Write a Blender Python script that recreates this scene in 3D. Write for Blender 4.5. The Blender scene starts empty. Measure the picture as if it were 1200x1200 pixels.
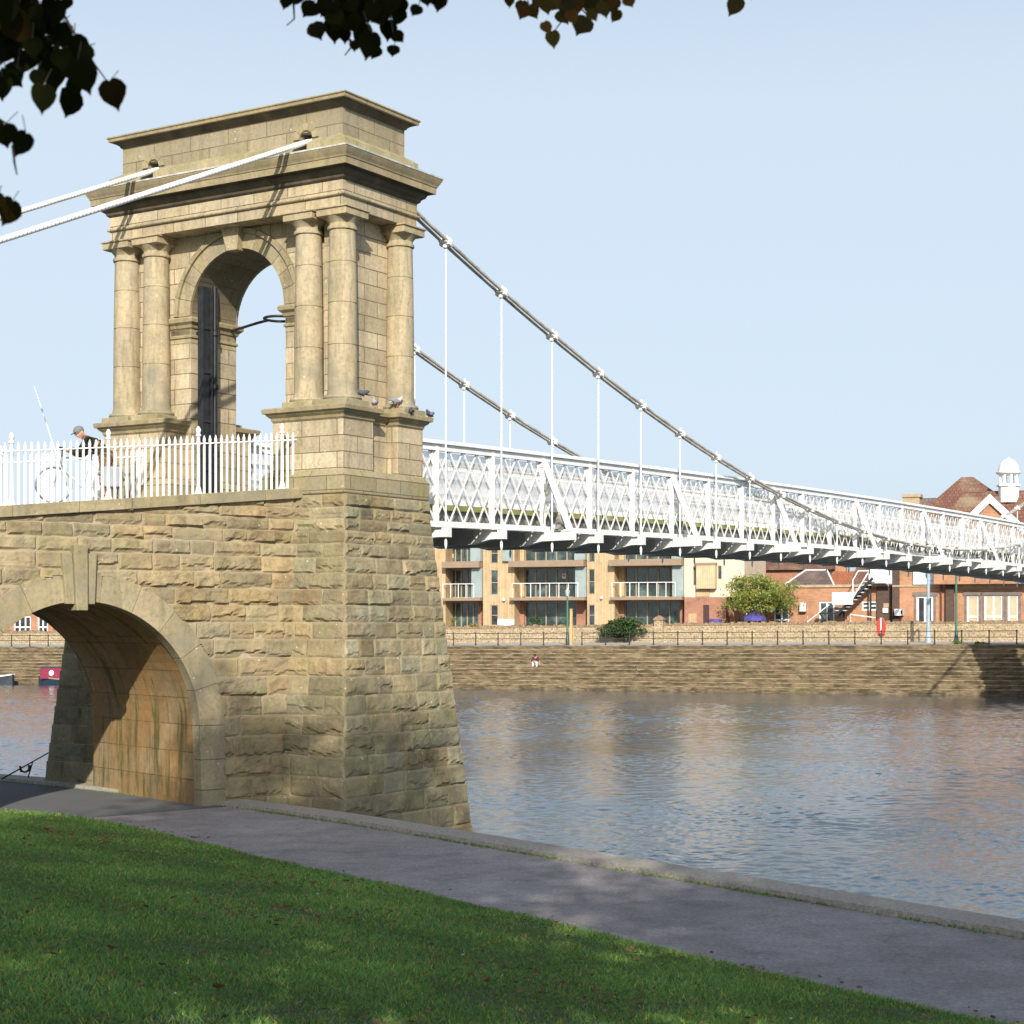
import bpy, math, random
import numpy as np
from mathutils import Vector, Matrix, noise, Euler
random.seed(7); RNG = np.random.default_rng(11)
SC = bpy.context.scene
COL = SC.collection
PI = math.pi
def R(d): return math.radians(d)

# ------------------------------------------------------------------ frame of the survey
F, CX, YH, EYE = 2076., 600., 730.3, 4.5         # focal length / horizon of the photograph (1200 px), eye height over the water
TH = .5637
U = Vector((math.sin(TH), math.cos(TH), 0)); V = Vector((-U.y, U.x, 0))      # along / across the footbridge
O = Vector((-5.124, 36.15, 0))                                               # centre of the near tower
ROT_T = math.atan2(U.y, U.x)
pd = (U * .952 - V * .306).normalized(); nd = Vector((-pd.y, pd.x, 0))       # along / across the approach
W0 = O - U * 1.35 - V * 2.1
ROT_P = math.atan2(pd.y, pd.x)
EB = Vector((.940, -.340, 0)).normalized(); GB = Vector((-EB.y, EB.x, 0))    # along / inland on the far bank
B0 = Vector((14.46, 115.5, 0)); ROT_B = math.atan2(EB.y, EB.x)
SUN_TRAVEL = (U * 1.0 + V * .68 + Vector((0, 0, -.645))).normalized()

def bp(px, y, g):
    """survey a far-bank point: along-bank distance and height of what stands at inland offset g"""
    r = (px - CX) / F; o = B0 + GB * g
    k = (r * o.y - o.x) / (EB.x - r * EB.y); d = o.y + k * EB.y
    return k, EYE + (YH - y) * d / F
def tp(px, a, y):
    """survey a point on the tower plane a = const: across distance, height"""
    r = (px - CX) / F; o = O + U * a
    b = (r * o.y - o.x) / (V.x - r * V.y); d = o.y + b * V.y
    return b, EYE + (YH - y) * d / F

# ------------------------------------------------------------------ scene graph helpers
def tag(o, label=None, cat=None, group=None, kind=None):
    if label: o['label'] = label
    if cat: o['category'] = cat
    if group: o['group'] = group
    if kind: o['kind'] = kind
    return o
def empty(name, label, cat, loc=(0, 0, 0), rz=0, group=None):
    o = bpy.data.objects.new(name, None); COL.objects.link(o)
    o.location = loc; o.rotation_euler = (0, 0, rz); o.empty_display_size = .2
    return tag(o, label, cat, group)
def copy_tree(o, parent=None):
    c = o.copy(); COL.objects.link(c)
    if parent is not None: c.parent = parent
    for ch in list(o.children): copy_tree(ch, c)
    return c
def inst(o, parent, loc, rot=None, scale=None):
    c = o.copy(); COL.objects.link(c); c.parent = parent; c.location = loc
    if rot: c.rotation_euler = rot
    if scale: c.scale = scale
    return c

class MB:
    """collects shapes, builds them as one mesh object"""
    def __init__(s): s.v = []; s.f = []; s.c = []; s.cur = (1, 1, 1, 1)
    def add(s, vs, fs):
        n = len(s.v); s.v += [tuple(p) for p in vs]; s.f += [tuple(i + n for i in f) for f in fs]
        s.c += [s.cur] * len(vs); return s
    def box(s, x0, x1, y0, y1, z0, z1):
        return s.add([(x0, y0, z0), (x1, y0, z0), (x1, y1, z0), (x0, y1, z0), (x0, y0, z1), (x1, y0, z1), (x1, y1, z1), (x0, y1, z1)],
                     [(0, 3, 2, 1), (4, 5, 6, 7), (0, 1, 5, 4), (1, 2, 6, 5), (2, 3, 7, 6), (3, 0, 4, 7)])
    def bar(s, p, q, w, h, up=(0, 0, 1)):
        p = Vector(p); q = Vector(q); d = (q - p).normalized(); up = Vector(up)
        x = d.cross(up)
        if x.length < 1e-4: x = d.cross(Vector((1, 0, 0)))
        x.normalize(); y = x.cross(d)
        vs = []
        for c in (p, q):
            for i, j in ((-1, -1), (1, -1), (1, 1), (-1, 1)): vs.append(c + x * (i * w / 2) + y * (j * h / 2))
        return s.add(vs, [(0, 3, 2, 1)[::-1], (4, 5, 6, 7)[::-1], (0, 1, 5, 4)[::-1], (1, 2, 6, 5)[::-1], (2, 3, 7, 6)[::-1], (3, 0, 4, 7)[::-1]])
    def tube(s, pts, r, n=8, cap=True):
        pts = [Vector(p) for p in pts]; rs = r if isinstance(r, (list, tuple)) else [r] * len(pts)
        vs = []; fs = []; pu = None
        for i, p in enumerate(pts):
            d = (pts[min(i + 1, len(pts) - 1)] - pts[max(i - 1, 0)]).normalized()
            if pu is None:
                pu = d.cross(Vector((0, 0, 1)))
                if pu.length < 1e-3: pu = d.cross(Vector((1, 0, 0)))
            x = (pu - d * pu.dot(d)).normalized(); pu = x; y = d.cross(x)
            for k in range(n):
                t = 2 * PI * k / n; vs.append(p + (x * math.cos(t) + y * math.sin(t)) * rs[i])
        for i in range(len(pts) - 1):
            for k in range(n):
                a = i * n + k; b = i * n + (k + 1) % n; fs.append((a, b, b + n, a + n))
        if cap: fs.append(tuple(range(n))[::-1]); fs.append(tuple((len(pts) - 1) * n + k for k in range(n)))
        return s.add(vs, fs)
    def lathe(s, prof, cx=0, cy=0, n=24, M=None):
        vs = []; fs = []
        for r, z in prof:
            for k in range(n):
                t = 2 * PI * k / n; vs.append(Vector((cx + r * math.cos(t), cy + r * math.sin(t), z)))
        for i in range(len(prof) - 1):
            for k in range(n):
                a = i * n + k; b = i * n + (k + 1) % n; fs.append((a, b, b + n, a + n))
        fs.append(tuple(range(n))[::-1]); fs.append(tuple((len(prof) - 1) * n + k for k in range(n)))
        if M is not None: vs = [M @ p for p in vs]
        return s.add(vs, fs)
    def ellipsoid(s, c, r, n=12, m=8, M=None):
        prof = [(max(1e-3, math.sin(PI * i / m)), -math.cos(PI * i / m)) for i in range(m + 1)]
        vs = []; fs = []
        for pr, pz in prof:
            for k in range(n):
                t = 2 * PI * k / n; p = Vector((pr * math.cos(t) * r[0], pr * math.sin(t) * r[1], pz * r[2]))
                vs.append((M @ p if M else p) + Vector(c))
        for i in range(m):
            for k in range(n):
                a = i * n + k; b = i * n + (k + 1) % n; fs.append((a, b, b + n, a + n))
        return s.add(vs, fs)
    def prism(s, poly, f0, f1):
        """poly: 2-d points; f0/f1 map (x,y) to the two end faces"""
        n = len(poly); vs = [f0(*p) for p in poly] + [f1(*p) for p in poly]
        return s.add(vs, [tuple(range(n))[::-1], tuple(range(n, 2 * n))] + [(i, (i + 1) % n, n + (i + 1) % n, n + i) for i in range(n)])
    def ring(s, prof, x0, x1, y0, y1, cap=True):
        """moulding swept round a rectangle: prof = (offset, z)"""
        vs = []; fs = []
        for o_, z in prof: vs += [(x0 - o_, y0 - o_, z), (x1 + o_, y0 - o_, z), (x1 + o_, y1 + o_, z), (x0 - o_, y1 + o_, z)]
        for i in range(len(prof) - 1):
            for k in range(4):
                a = i * 4 + k; b = i * 4 + (k + 1) % 4; fs.append((a, b, b + 4, a + 4))
        if cap: fs.append((3, 2, 1, 0)); m = 4 * (len(prof) - 1); fs.append((m, m + 1, m + 2, m + 3))
        return s.add(vs, fs)
    def build(s, name, mat, parent=None, smooth=None, bevel=0, cols=False, loc=None, rz=None, uv=True):
        me = bpy.data.meshes.new(name); me.from_pydata(s.v, [], s.f)
        me.materials.append(mat)
        if uv and len(s.f): box_uv(me)
        if cols:
            a = me.color_attributes.new('tint', 'FLOAT_COLOR', 'POINT')
            a.data.foreach_set('color', np.array(s.c, np.float32).ravel())
        if smooth is not None:
            me.polygons.foreach_set('use_smooth', np.ones(len(me.polygons), bool))
            if smooth < 180: me.set_sharp_from_angle(angle=R(smooth))
        me.update()
        o = bpy.data.objects.new(name, me); COL.objects.link(o)
        if parent is not None: o.parent = parent
        if loc is not None: o.location = loc
        if rz is not None: o.rotation_euler = (0, 0, rz)
        if bevel:
            m = o.modifiers.new('bevel', 'BEVEL'); m.width = bevel; m.segments = 2; m.limit_method = 'ANGLE'; m.angle_limit = R(40)
        return o
def box_uv(me):
    uvl = me.uv_layers.new(name='UVMap')
    nl = len(me.loops); npo = len(me.polygons)
    co = np.empty(len(me.vertices) * 3, np.float32); me.vertices.foreach_get('co', co); co = co.reshape(-1, 3)
    lv = np.empty(nl, np.int32); me.loops.foreach_get('vertex_index', lv)
    nr = np.empty(npo * 3, np.float32); me.polygons.foreach_get('normal', nr); nr = nr.reshape(-1, 3)
    tot = np.empty(npo, np.int32); me.polygons.foreach_get('loop_total', tot)
    N = np.repeat(nr, tot, axis=0); P = co[lv]
    flat = np.abs(N[:, 2]) > .72
    tx = np.stack([-N[:, 1], N[:, 0]], 1); ln = np.maximum(np.hypot(tx[:, 0], tx[:, 1]), 1e-6); tx /= ln[:, None]
    u = np.where(flat, P[:, 0], P[:, 0] * tx[:, 0] + P[:, 1] * tx[:, 1])
    v = np.where(flat, P[:, 1], P[:, 2])
    uvl.data.foreach_set('uv', np.stack([u, v], 1).astype(np.float32).ravel())
def np_mesh(name, verts, faces, mat, parent=None, cols=None, smooth=False):
    """verts (n,3), faces (m,k) arrays"""
    me = bpy.data.meshes.new(name); n = len(verts); m, k = faces.shape
    me.vertices.add(n); me.vertices.foreach_set('co', np.asarray(verts, np.float32).ravel())
    me.loops.add(m * k); me.loops.foreach_set('vertex_index', np.asarray(faces, np.int32).ravel())
    me.polygons.add(m); me.polygons.foreach_set('loop_start', np.arange(0, m * k, k, dtype=np.int32))
    if smooth: me.polygons.foreach_set('use_smooth', np.ones(m, bool))
    me.update(calc_edges=True); me.materials.append(mat)
    if cols is not None:
        a = me.color_attributes.new('tint', 'FLOAT_COLOR', 'POINT'); a.data.foreach_set('color', np.asarray(cols, np.float32).ravel())
    o = bpy.data.objects.new(name, me); COL.objects.link(o)
    if parent is not None: o.parent = parent
    return o

# ------------------------------------------------------------------ materials
class Mat:
    def __init__(s, name, rough=.8, metallic=0, spec=.4):
        s.m = bpy.data.materials.new(name); s.m.use_nodes = True; s.t = s.m.node_tree; s.n = s.t.nodes; s.l = s.t.links
        s.b = s.n['Principled BSDF']; s.b.inputs['Roughness'].default_value = rough; s.b.inputs['Metallic'].default_value = metallic
        s.b.inputs['Specular IOR Level'].default_value = spec
    def node(s, t, **kw):
        n = s.n.new(t)
        for k, v in kw.items():
            if k in n.inputs: n.inputs[k].default_value = v
            else: setattr(n, k, v)
        return n
    def link(s, a, b): s.l.new(a, b)
    def coord(s, kind='Object', scale=(1, 1, 1), loc=(0, 0, 0), rot=(0, 0, 0)):
        tc = s.node('ShaderNodeTexCoord'); mp = s.node('ShaderNodeMapping')
        mp.inputs['Scale'].default_value = scale; mp.inputs['Location'].default_value = loc; mp.inputs['Rotation'].default_value = rot
        s.link(tc.outputs[kind], mp.inputs[0]); return mp.outputs[0]
    def noise(s, vec, scale, detail=5, rough=.6, dist=0):
        n = s.node('ShaderNodeTexNoise', Scale=scale, Detail=detail, Roughness=rough, Distortion=dist)
        s.link(vec, n.inputs['Vector']); return n.outputs['Fac']
    def ramp(s, fac, stops, interp='LINEAR'):
        n = s.node('ShaderNodeValToRGB'); n.color_ramp.interpolation = interp
        e = n.color_ramp.elements
        while len(e) > 1: e.remove(e[-1])
        for i, (p, c) in enumerate(stops):
            el = e[0] if i == 0 else e.new(p)
            el.position = p; el.color = (*c, 1) if not isinstance(c, (int, float)) else (c, c, c, 1)
        s.link(fac, n.inputs[0]); return n.outputs['Color']
    def mix(s, fac, a, b, mode='MIX'):
        n = s.node('ShaderNodeMix', data_type='RGBA', blend_type=mode)
        for sock, val in ((n.inputs[0], fac), (n.inputs[6], a), (n.inputs[7], b)):
            if hasattr(val, 'is_output') or hasattr(val, 'links'): s.link(val, sock)
            elif isinstance(val, (int, float)): sock.default_value = val
            else: sock.default_value = (*val, 1)
        return n.outputs[2]
    def math(s, op, a, b=0.):
        n = s.node('ShaderNodeMath', operation=op)
        for sock, val in ((n.inputs[0], a), (n.inputs[1], b)):
            if isinstance(val, (int, float)): sock.default_value = val
            else: s.link(val, sock)
        return n.outputs[0]
    def attr(s, name='tint'):
        n = s.node('ShaderNodeVertexColor'); n.layer_name = name; return n.outputs['Color']
    def base(s, c):
        if hasattr(c, 'links'): s.link(c, s.b.inputs['Base Color'])
        else: s.b.inputs['Base Color'].default_value = (*c, 1)
        return s
    def bump(s, h, strength=.4, dist=.02):
        n = s.node('ShaderNodeBump', Strength=strength, Distance=dist); s.link(h, n.inputs['Height'])
        if s.b.inputs['Normal'].is_linked: s.link(s.b.inputs['Normal'].links[0].from_socket, n.inputs['Normal'])
        s.link(n.outputs[0], s.b.inputs['Normal']); return s
def mat_noise(name, stops, scale=3, rough=.8, bump=.3, bscale=30, bdist=.01, metallic=0, spec=.4, tint=False, detail=6, sc=(1, 1, 1)):
    M = Mat(name, rough, metallic, spec); v = M.coord(scale=sc)
    c = M.ramp(M.noise(v, scale, detail), stops)
    if tint: c = M.mix(1., c, M.attr(), 'MULTIPLY')
    M.base(c)
    if bump: M.bump(M.noise(v, bscale, 4), bump, bdist)
    return M.m
def mat_plain(name, c, rough=.5, metallic=0, var=.12, spec=.5):
    d = tuple(x * (1 - var) for x in c); l = tuple(min(1, x * (1 + var)) for x in c)
    return mat_noise(name, [(.3, d), (.7, l)], 4, rough, .1, 20, .004, metallic, spec)

def stone_layers(M, v, c, moss=.0, dark=.25, warm=.3, grey=.45):
    """weathering shared by every sandstone: broad tone, streaks, soot and lichen with shapes of their own"""
    broad = M.noise(v, .55, 4, .6)
    c = M.mix(M.ramp(broad, [(.38, 0.), (.62, warm)]), c, (.49, .355, .19))
    vs = M.coord(scale=(3.0, 3.0, .35))
    st = M.noise(vs, 1.6, 6, .7)
    c = M.mix(M.ramp(st, [(.48, 0.), (.66, dark)]), c, (.13, .112, .072))
    fine = M.noise(v, 14, 8, .75)
    c = M.mix(1., c, M.ramp(fine, [(.28, .60), (.5, 1.), (.75, 1.18)]), 'MULTIPLY')
    lich = M.noise(v, 5.5, 10, .8, .3)
    c = M.mix(M.ramp(lich, [(.6, 0.), (.68, .35)]), c, (.50, .47, .38))
    gn = M.noise(M.coord(loc=(7, 3, 5)), .9, 6, .65)
    c = M.mix(M.ramp(gn, [(.46, 0.), (.64, grey)]), c, (.225, .21, .155))
    sp = M.node('ShaderNodeTexVoronoi', Scale=4.); M.link(v, sp.inputs['Vector'])
    c = M.mix(M.ramp(sp.outputs['Distance'], [(.05, .8), (.075, 0.)]), c, (.62, .60, .54))
    if moss:
        mo = M.noise(v, 1.3, 8, .7)
        c = M.mix(M.ramp(mo, [(.48 , 0.), (.66, moss)]), c, (.20, .19, .055))
    return c
def mat_ashlar(name, bw=.85, bh=.31, moss=.12, warm=.3, dark=.45, c1=(.58, .495, .345), c2=(.36, .30, .20), offs=0.):
    M = Mat(name, .9, 0, .25); v = M.coord()
    uv = M.coord('UV', loc=(0, offs, 0))
    b = M.node('ShaderNodeTexBrick', offset=.5, Scale=1., **{'Mortar Size': .009, 'Mortar Smooth': .1, 'Brick Width': bw, 'Row Height': bh, 'Bias': -.1})
    b.inputs['Color1'].default_value = (*c1, 1); b.inputs['Color2'].default_value = (*c2, 1); b.inputs['Mortar'].default_value = (.10, .078, .045, 1)
    M.link(uv, b.inputs['Vector'])
    M.base(stone_layers(M, v, b.outputs['Color'], moss, dark, warm))
    M.bump(M.noise(v, 40, 6, .7), .25, .008)
    M.bump(M.math('SUBTRACT', 1., b.outputs['Fac']), .6, .008)
    return M.m
def mat_smoothstone(name, moss=.1, warm=.25, dark=.3, c=(.42, .35, .225), tint=False, grey=.45):
    M = Mat(name, .9, 0, .25); v = M.coord()
    cc = M.ramp(M.noise(v, 2.2, 5), [(.3, tuple(x * .85 for x in c)), (.7, tuple(x * 1.12 for x in c))])
    if tint: cc = M.mix(1., cc, M.attr(), 'MULTIPLY')
    M.base(stone_layers(M, v, cc, moss, dark, warm, grey))
    M.bump(M.noise(v, 35, 6, .7), .3, .008)
    return M.m
def mat_brick(name, c1, c2, mortar=(.36, .30, .24), bw=.225, bh=.075, ms=.008):
    M = Mat(name, .9, 0, .2); v = M.coord(); uv = M.coord('UV')
    b = M.node('ShaderNodeTexBrick', offset=.5, Scale=1., **{'Mortar Size': ms, 'Brick Width': bw, 'Row Height': bh, 'Bias': 0.})
    b.inputs['Color1'].default_value = (*c1, 1); b.inputs['Color2'].default_value = (*c2, 1); b.inputs['Mortar'].default_value = (*mortar, 1)
    M.link(uv, b.inputs['Vector'])
    c = M.mix(1., b.outputs['Color'], M.ramp(M.noise(v, .9, 6, .7), [(.3, .7), (.5, 1.), (.75, 1.2)]), 'MULTIPLY')
    M.base(c); M.bump(M.math('SUBTRACT', 1., b.outputs['Fac']), .3, .006)
    return M.m
def mat_planks(name, c1, c2, w=.14, vertical=True):
    M = Mat(name, .7, 0, .3); v = M.coord(); uv = M.coord('UV', rot=(0, 0, PI / 2) if vertical else (0, 0, 0))
    b = M.node('ShaderNodeTexBrick', offset=.37, Scale=1., **{'Mortar Size': .008, 'Brick Width': 3.1, 'Row Height': w, 'Bias': 0.})
    b.inputs['Color1'].default_value = (*c1, 1); b.inputs['Color2'].default_value = (*c2, 1); b.inputs['Mortar'].default_value = (*(x * .45 for x in c2), 1)
    M.link(uv, b.inputs['Vector'])
    c = M.mix(1., b.outputs['Color'], M.ramp(M.noise(v, 1.4, 6, .7), [(.3, .8), (.7, 1.12)]), 'MULTIPLY'); M.base(c)
    M.bump(M.math('SUBTRACT', 1., b.outputs['Fac']), .4, .01); return M.m
def mat_glass(name, c=(.025, .04, .045), rough=.04):
    M = Mat(name, rough, 0, .8); v = M.coord()
    M.base(M.ramp(M.noise(v, 1.1, 5), [(.35, tuple(x * .4 for x in c)), (.5, c), (.72, tuple(x * 3.2 for x in c))])); return M.m  # paler patches in the pane colour imitate reflected sky

m_ashlar = mat_ashlar('sandstone_ashlar')
m_attic = mat_ashlar('weathered_attic_ashlar', 1.0, .30, moss=.3, warm=.15, dark=.4, c1=(.33, .285, .195), c2=(.255, .22, .15), offs=.06)
m_lining = mat_ashlar('shade_toned_arch_lining', .7, .31, moss=.1, warm=.1, dark=.5, c1=(.22, .185, .125), c2=(.15, .125, .085))  # intrados stone toned down to imitate the shade inside the archway
m_ashlar_moss = mat_ashlar('mossy_ashlar', .8, .27, moss=.4, warm=.15, dark=.35, c1=(.36, .31, .19), c2=(.30, .255, .155))
m_stone = mat_smoothstone('dressed_sandstone')
m_column = mat_smoothstone('column_sandstone', .25, .3, .55, (.44, .375, .255), grey=.75)
m_mossstone = mat_smoothstone('mossy_sandstone', .75, .1, .3, (.36, .315, .19))
m_cornice = mat_smoothstone('weathered_cornice', .3, .1, .45, (.34, .28, .17))
m_ring = mat_smoothstone('arch_ring_stone', .25, .15, .45, (.345, .295, .19), tint=True, grey=.8)
m_rock = None
def _rock():
    M = Mat('rock_faced_sandstone', .93, 0, .2); v = M.coord()
    c = M.ramp(M.noise(v, 2.6, 6), [(.28, (.20, .165, .098)), (.5, (.33, .272, .165)), (.75, (.43, .365, .235))])
    c = M.mix(1., c, M.attr(), 'MULTIPLY')
    M.base(stone_layers(M, v, c, .3, .3, .25))
    M.bump(M.noise(v, 22, 8, .75), .5, .02); return M.m
m_rock = _rock()
m_mortar = mat_noise('lime_mortar', [(.3, (.29, .24, .155)), (.7, (.43, .36, .25))], 5, .95)
def _vault():
    M = Mat('stained_vault_stone', .9, 0, .25); v = M.coord(); uv = M.coord('UV', loc=(.2, -.13, 0))
    b = M.node('ShaderNodeTexBrick', offset=.4, Scale=1., **{'Mortar Size': .008, 'Brick Width': 1.15, 'Row Height': .5, 'Bias': 0.})
    b.inputs['Color1'].default_value = (.34, .25, .135, 1); b.inputs['Color2'].default_value = (.24, .17, .085, 1); b.inputs['Mortar'].default_value = (.12, .08, .04, 1)
    M.link(uv, b.inputs['Vector'])
    c = M.mix(M.ramp(M.noise(v, 1.0, 5), [(.4, 0.), (.65, .7)]), b.outputs['Color'], (.36, .19, .06))
    st = M.noise(M.coord(scale=(.7, 2.2, .3), loc=(.3, .6, 0)), 1.5, 7, .7)
    c = M.mix(M.ramp(st, [(.50, 0.), (.60, .85)]), c, (.085, .095, .03))
    st2 = M.noise(M.coord(scale=(.6, 3.6, .3), loc=(4, 2, 1)), 1.9, 7, .7)
    c = M.mix(M.ramp(st2, [(.62, 0.), (.70, .5)]), c, (.60, .50, .33))
    c = M.mix(1., c, M.ramp(M.noise(v, 9, 7, .7), [(.3, .75), (.7, 1.15)]), 'MULTIPLY')
    M.base(c); M.bump(M.math('SUBTRACT', 1., b.outputs['Fac']), .5, .01); M.bump(M.noise(v, 25, 6), .3, .01); return M.m
m_vault = _vault()
m_darkmould = mat_noise('dark_moulding_stone', [(.3, (.055, .046, .03)), (.6, (.11, .092, .06)), (.8, (.19, .16, .105))], 2.5, .95, .4, 30, .01)  # darker stone of the bed mould and roof cavetto
m_lead = mat_noise('white_lead_flashing', [(.3, (.30, .30, .27)), (.55, (.58, .58, .56)), (.7, (.76, .76, .75))], 6, .6)
m_white = mat_noise('white_bridge_paint', [(.2, (.50, .46, .38)), (.32, (.72, .71, .67)), (.5, (.80, .80, .78)), (.8, (.84, .84, .83))], 3.2, .5, .15, 30, .003, detail=9)
m_rod = mat_noise('white_rod_paint', [(.25, (.74, .74, .72)), (.7, (.84, .84, .83))], 1.5, .5, 0)
m_cream = mat_noise('cream_bridge_paint', [(.25, (.68, .67, .61)), (.6, (.78, .775, .74)), (.8, (.81, .81, .79))], 2.0, .5, .1)
m_cable = mat_noise('cable_steel', [(.3, (.27, .25, .22)), (.55, (.50, .48, .44)), (.8, (.66, .65, .62))], 3.0, .5, .3, 60, .003)
m_deckdark = mat_noise('dark_deck_steel', [(.3, (.17, .175, .16)), (.7, (.30, .30, .27))], 3, .7)
m_web = mat_noise('deck_shade_beam', [(.3, (.36, .36, .33)), (.7, (.52, .51, .47))], 3, .7)  # grey for the beam middles, imitating shade under the deck
m_deckedge = mat_noise('mossy_deck_edge', [(.3, (.16, .17, .04)), (.6, (.26, .26, .10)), (.8, (.35, .34, .22))], 4, .9)
m_black = mat_noise('black_ironwork', [(.3, (.010, .011, .013)), (.75, (.03, .032, .036))], 8, .45, .2, 40, .003)
m_blackrail = mat_plain('black_rail_paint', (.02, .021, .024), .5)
def _mesh_screen():
    M = Mat('fine_white_wire_mesh', .6); M.base(M.ramp(M.noise(M.coord(), 3, 4), [(.3, (.66, .68, .70)), (.7, (.78, .79, .80))]))
    tr = M.node('ShaderNodeBsdfTransparent'); mx = M.node('ShaderNodeMixShader'); mx.inputs[0].default_value = .32
    M.link(tr.outputs[0], mx.inputs[1]); M.link(M.b.outputs[0], mx.inputs[2])
    M.link(mx.outputs[0], M.n['Material Output'].inputs['Surface']); return M.m
m_screen = _mesh_screen()
# ================================================================== NEAR TOWER
tower = empty('bridge_tower', 'tall sandstone arched bridge tower with paired columns standing at the near end of the footbridge', 'bridge tower', O, ROT_T)
def pier_a(z): return 1.36 + (6.95 - z) * .114
def pier_b(z, far=0.): return 3.2 + far + (6.95 - z) * .0857
CY = [578, 593, 607, 621, 636, 652, 671, 690, 709, 729, 749, 771, 793, 816, 839.5, 863.5, 888, 912, 937, 963, 990, 1018]
CZ = []
for y in CY:
    z = 5.
    for _ in range(8):
        p = O - U * pier_a(z) - V * pier_b(z); z = EYE + (YH - y) * p.y / F
    CZ.append(z)
CZ[0] = 6.95
def smoothstep(x): x = max(0., min(1., x)); return x * x * (3 - 2 * x)
def rock_block(mb, P, s0, s1, z0, z1, rng, tintf, step=.036, keep=None, amp=1.):
    """one rock-faced stone: drafted edge, bulging face, broken lower lip.  P(s,z,d) -> position"""
    g = .005; s0 += g; s1 -= g; z0 += g; z1 -= g
    L = s1 - s0; H = z1 - z0
    if L < .05 or H < .05: return
    nu = max(3, int(L / step)); nv = max(3, int(H / step))
    style = rng.random(); bul = rng.uniform(.013, .054) * amp; lip = rng.uniform(-.02, .42); drop = rng.uniform(0.2, 1.)
    if style < .2: bul *= .25
    ox, oz = rng.uniform(0, 90), rng.uniform(0, 90); tilt = rng.uniform(-.5, .5)
    vs = []; fs = []
    for j in range(nv + 1):
        for i in range(nu + 1):
            s = s0 + L * i / nu; z = z0 + H * j / nv
            e = min(s - s0, s1 - s, z - z0, z1 - z)
            h = (z - z0) / H; t = (s - s0) / L
            n1 = noise.fractal(Vector((s * 3.2 + ox, z * 4.5 + oz, 1.7)), 1., 2., 4)
            n2 = noise.noise(Vector((s * 2.6 + oz, ox, 3.1))) + .45 * noise.noise(Vector((s * 9 + ox, oz, 1.1)))
            hb = lip + .3 * n2
            top = (.55 + drop * (1 - h) * .7 + tilt * (t - .5) * .6 + .55 * n1)
            d = min(top, (h - hb) * 15.)
            d = max(d, -.05 + .18 * n1)
            d = bul * d * smoothstep(e / .03) + .012 * smoothstep(e / .012) + .010 * n1
            jx = jz = 0.
            if 0 < i < nu and 0 < j < nv:
                jx = .3 * L / nu * noise.noise(Vector((s * 23 + ox, z * 23, 5))); jz = .3 * H / nv * noise.noise(Vector((s * 23, z * 23 + oz, 9)))
            vs.append(P(s + jx, z + jz, d))
    for j in range(nv):
        for i in range(nu):
            if keep:
                s = s0 + L * (i + .5) / nu; z = z0 + H * (j + .5) / nv
                if not keep(s, z): continue
            a = j * (nu + 1) + i; fs.append((a, a + 1, a + nu + 2, a + nu + 1))
    mb.cur = tintf((s0 + s1) / 2, (z0 + z1) / 2, rng)
    mb.add(vs, fs); mb.cur = (1, 1, 1, 1)
def courses(mb, P, lo, hi, seed, tintf, zs=CZ, keep=None, lens=(.42, 1.0), step=.036, quoin=None, amp=1.):
    rng = random.Random(seed)
    for k in range(len(zs) - 1):
        z1, z0 = zs[k], zs[k + 1]; zm = (z0 + z1) / 2
        s, e = lo(zm), hi(zm); cuts = [s]
        while True:
            L = rng.uniform(*lens) * (.75 + .8 * (z1 - z0))
            if cuts[-1] + L > e - .28: break
            cuts.append(cuts[-1] + L)
        cuts.append(e)
        for a, b in zip(cuts[:-1], cuts[1:]):
            if keep and not any(keep(a + (b - a) * t, z0 + (z1 - z0) * w) for t in (0, .25, .5, .75, 1) for w in (0, .5, 1)): continue
            rock_block(mb, P, a, b, z0, z1, rng, tintf, step, keep, amp)
def tint_pier(s, z, rng):
    t = rng.uniform(.66, 1.16); w = rng.uniform(-.09, .12)
    c = [t * .90 * (1 + w), t * .93, t * .93 * (1 - w)]
    low = smoothstep((3.7 - z) / 1.3) * smoothstep((z - .1) / 1.2)
    k = low * rng.uniform(.15, 1.)
    c = [c[0] * (1 - .55 * k), c[1] * (1 - .42 * k), c[2] * (1 - .36 * k)]
    return (*c, 1)
def tint_wall(s, z, rng):
    t = rng.uniform(.66, 1.14); w = rng.uniform(-.06, .13)
    k = smoothstep((2.6 - z) / 1.5) * rng.uniform(.0, .6)
    return (t * (1 + w) * (1 - .35 * k), t * (1 - .22 * k), t * (1 - w) * (1 - .2 * k), 1)

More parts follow.
